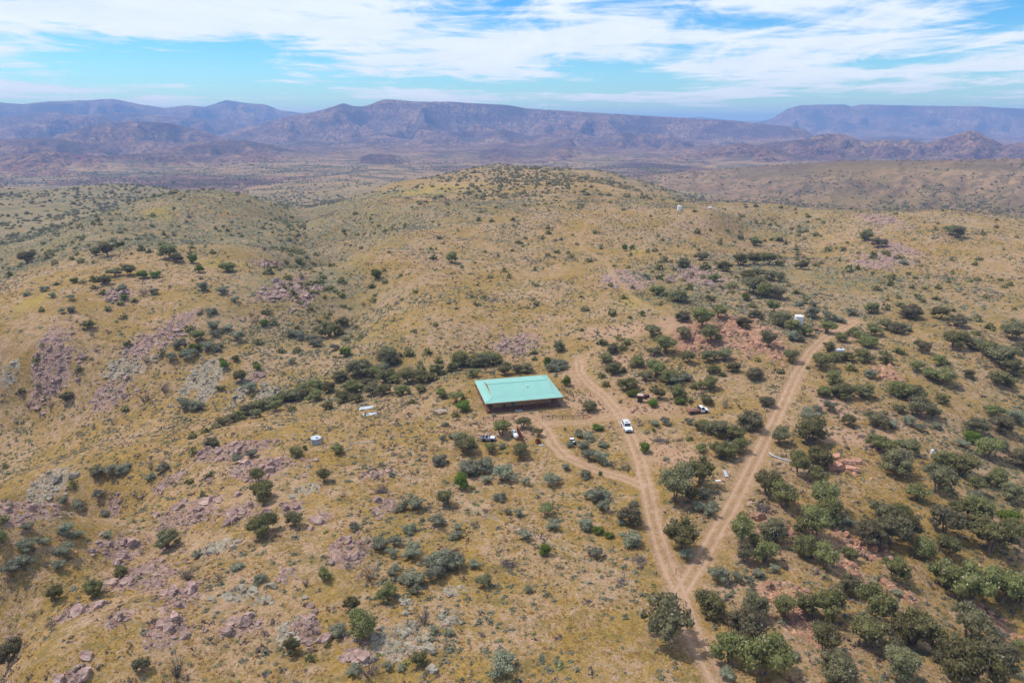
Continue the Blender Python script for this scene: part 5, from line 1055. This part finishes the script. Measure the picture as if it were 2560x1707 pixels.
long_pole('pipe', [(876, 1109), (905, 1107), (936, 1105)], .07, M_GALVT, 'long pale pipe lying on the slope by the mast', 'pipe')
long_pole('pipe', [(1922, 1133), (1932, 1140), (1946, 1146), (1960, 1150), (1974, 1154)], .15, M_GALVT, 'bent white pipe lying beside the upper road', 'pipe')
p = hp(1814, 1184); e = tag(PB().box((0, 0, .09), (.62, 2.8, .07), rz=-.10).done('plank', M_GALVT), 'pale blue-white board lying by the wire fence', 'board'); e.location = p
p = hp(1795, 1202); e = tag(PB().box((0, 0, .09), (1.2, .4, .07), rz=.05).done('plank', M_PLAST), 'short white board on the ground near the fence', 'board'); e.location = p
p = hp(2330, 1134); e = thing('plastic_drum', (p[0], p[1], gz1(p[0], p[1])), 0, 'white plastic drum standing among grey junipers', 'drum')
PB().lathe([(.28, 0), (.33, .2), (.33, .8), (.28, 1.05)], 18).done('drum', M_PLAST, e, True); PB().lathe([(.10, 1.05), (.10, 1.12), (.02, 1.13)], 12).done('cap', M_PLAST, e)
p = hp(2042, 826); e = thing('flat_trailer', (p[0], p[1], gz1(p[0], p[1]) - .03), R(-16), 'small red-brown plank trailer below the tall white tank', 'trailer')
PB().box((0, 0, .62), (2.6, 1.5, .08)).done('bed', M_REDW, e)
for k in range(6): PB().box((0, -.62 + .25 * k, .68), (2.56, .22, .03)).done('plank', M_REDW, e)
for sg in (-1, 1): wheel(e, 0, sg * .85, .34, .2, M_DARK)
PB().tube((1.3, 0, .55), (2.3, 0, .45), .05, 6).done('drawbar', M_DARK, e); PB().box((-1.2, 0, .85), (.06, 1.4, .35)).done('tailboard', M_REDW, e)

# --- fences
def rail_fence(pts, label, rails=2, h=.95):
    P_ = [hp(u, v) for u, v in pts]; o = P_[0]; e = thing('rail_fence', (o[0], o[1], gz1(o[0], o[1])), 0, label, 'fence')
    src = PB().box((0, 0, h / 2 - .1), (.16, .16, h + .25)).bm; me = bpy.data.meshes.new('post'); src.to_mesh(me); src.free(); me.materials.append(M_POST)
    for q in P_:
        k = link('post', me, e); k.location = (q[0] - o[0], q[1] - o[1], gz1(q[0], q[1]) - gz1(o[0], o[1])); k.rotation_euler = (0, 0, rng.uniform(-.2, .2))
    for a, b in zip(P_[:-1], P_[1:]):
        for z in [h * .45, h * .88][:rails]: PB().tube((a[0] - o[0], a[1] - o[1], gz1(a[0], a[1]) - gz1(o[0], o[1]) + z), (b[0] - o[0], b[1] - o[1], gz1(b[0], b[1]) - gz1(o[0], o[1]) + z + .02), .06, 6).done('rail', M_POST, e)
rail_fence([(1209, 1050), (1233, 1050), (1259, 1050), (1285, 1048)], 'short dark post-and-rail fence in front of the teal door side of the house')
rail_fence([(1355.6, 1046), (1381, 1046), (1406.6, 1046), (1432.5, 1046), (1458.5, 1046), (1485, 1034)], 'post-and-rail fence along the edge of the driveway pad')
rail_fence([(1405, 973), (1412, 977), (1419, 983), (1427, 989), (1434, 994)], 'short leaning rail fence off the back corner of the house')
rail_fence([(1447, 1003), (1454, 1009), (1461, 1014)], 'stub of dark fence posts beside the road to the hill')
def wire_fence(pts, label, step=4.5, h=1.25):
    P_ = [hp(u, v) for u, v in pts]; o = P_[0]; z0 = gz1(o[0], o[1]); e = thing('wire_fence', (o[0], o[1], z0), 0, label, 'fence')
    src = PB().box((0, 0, h / 2 - .1), (.07, .06, h + .2)).bm; me = bpy.data.meshes.new('post'); src.to_mesh(me); src.free(); me.materials.append(M_RUST)
    Q = []
    for a, b in zip(P_[:-1], P_[1:]):
        n = max(1, int(round(math.hypot(*(b - a)[:2]) / step)))
        Q += [a + (b - a) * k / n for k in range(n)]
    Q.append(P_[-1]); W_ = []
    for q in Q:
        z = gz1(q[0], q[1]) - z0; k = link('post', me, e); k.location = (q[0] - o[0], q[1] - o[1], z); k.rotation_euler = (rng.uniform(-.05, .05), rng.uniform(-.05, .05), rng.uniform(0, 3)); W_.append((q[0] - o[0], q[1] - o[1], z))
    for zz in (.4, .75, 1.1):
        v, f = tube_np([(a, b, c + zz) for a, b, c in W_], [.012] * len(W_), 4); m2 = mesh_np('wire', v, f); m2.materials.append(M_WIRE); link('wire', m2, e)
wire_fence([(2038, 838), (1989, 911), (1947, 980), (1935, 1012), (1900, 1062), (1880, 1099), (1850, 1144), (1823, 1199), (1798, 1241), (1762, 1302), (1726, 1372), (1690, 1436)], 'wire fence on thin steel posts running along the upper road')
wire_fence([(711, 1133), (783, 1114), (808, 1120), (885, 1144), (936, 1160), (1077, 1234), (1133, 1253), (1197, 1286), (1263, 1318), (1360, 1360), (1460, 1406), (1560, 1450), (1640, 1440)], 'sagging wire fence on rusty posts crossing the open grass slope', 6.0)
# --- dead wood
def brush_pile(u, v, w, label, n=34, mat=None):
    p = hp(u, v); g = np.random.default_rng(int(u)); parts = []
    for i in range(n):
        a = g.normal(0, .5) + (0 if g.uniform() < .7 else 1.2); L = w * g.uniform(.35, .8); c = g.normal(size=2) * w * .18; z = abs(g.normal()) * .18 + .06; t = g.uniform(-.15, .2) * L
        parts.append(tube_np([(c[0] - L / 2 * math.cos(a), c[1] - L / 2 * math.sin(a), max(z - t, .03)), (c[0], c[1], z + .05), (c[0] + L / 2 * math.cos(a), c[1] + L / 2 * math.sin(a), max(z + t, .03))], [.05, .045, .02], 4))
    V, Fc = join_np(parts); me = mesh_np('brush_pile', V, Fc, {'tone': g.uniform(0, 1, len(V))}); me.materials.append(M_DEAD); o = tag(link('brush_pile', me), label, 'brush pile', 'piles of dead branches'); o.location = p
brush_pile(1650, 1102, 3.6, 'heap of grey dead branches on the grass below the truck'); brush_pile(1906, 1270, 4.0, 'pale heap of dead sticks beside a juniper by the upper road')
brush_pile(953, 1228, 3.2, 'dark heap of dead branches on the grassy slope'); brush_pile(1270, 1414, 3.0, 'fan of grey dead sticks in the yellow grass'); brush_pile(1600, 1400, 2.6, 'small heap of pale sticks beside the lower road')
brush_pile(1073, 1270, 1.8, 'small dark stub of dead wood among sagebrush', 16); brush_pile(1553, 1456, 2.6, 'dead branches lying near the fork of the roads', 16)
for (u, v, h_, lab) in ((1812, 1012, 3.4, 'bare pinkish dead tree standing by the truck'), (444, 1690, 3.6, 'bleached dead snag at the foot of the pink rocks'), (470, 1448, 3.0, 'white dead snag behind the mauve boulder cluster'), (765, 1466, 2.0, 'thin dead snag beside a small mauve rock'), (1060, 1560, 3.0, 'forked dead snag above the lichen ledges'), (1140, 1392, 2.2, 'thin bare snag at the edge of the sagebrush')):
    p = hp(u, v); o = link('dead_tree', SNAG[int(u) % 3]); o.location = (p[0], p[1], p[2] - .05); o.scale = (h_ / 1.5,) * 3; o.rotation_euler = (0, 0, u); tag(o, lab, 'dead tree', 'standing dead trees')
for (u, v, w, lab) in ((1473, 1043, 1.0, 'orange-red rock beside the end post of the fence'), (1289, 1040, .8, 'orange-red rock in front of the porch steps')):
    p = hp(u, v); v_, f_ = rock_v(int(u), ICO3); me = mesh_np('red_rock', v_, f_); me.materials.append(M_ORNG); o = tag(link('red_rock', me), lab, 'rock'); o.location = (p[0], p[1], gz1(p[0], p[1]) + .1); o.scale = (w, w, w)

# ------------------------------------------------------------------ air
def haze():
    m = bpy.data.materials.new('haze_air'); m.use_nodes = True; nt = m.node_tree; nt.nodes.clear()
    o = nt.nodes.new('ShaderNodeOutputMaterial'); v = nt.nodes.new('ShaderNodeVolumePrincipled')
    v.inputs['Color'].default_value = (.22, .46, 1.0, 1); v.inputs['Absorption Color'].default_value = (.2, .2, .2, 1); v.inputs['Density'].default_value = 1.45e-4; v.inputs['Anisotropy'].default_value = .1
    nt.links.new(v.outputs[0], o.inputs['Volume'])
    zlo, zhi = float(Z.min()) - 2, max(float(Z.max()), CAMZ) + 6
    e = PB().box((0, 0, (zlo + zhi) / 2), (52000, 52000, zhi - zlo)).done('haze', m); tag(e, kind='stuff')
haze()
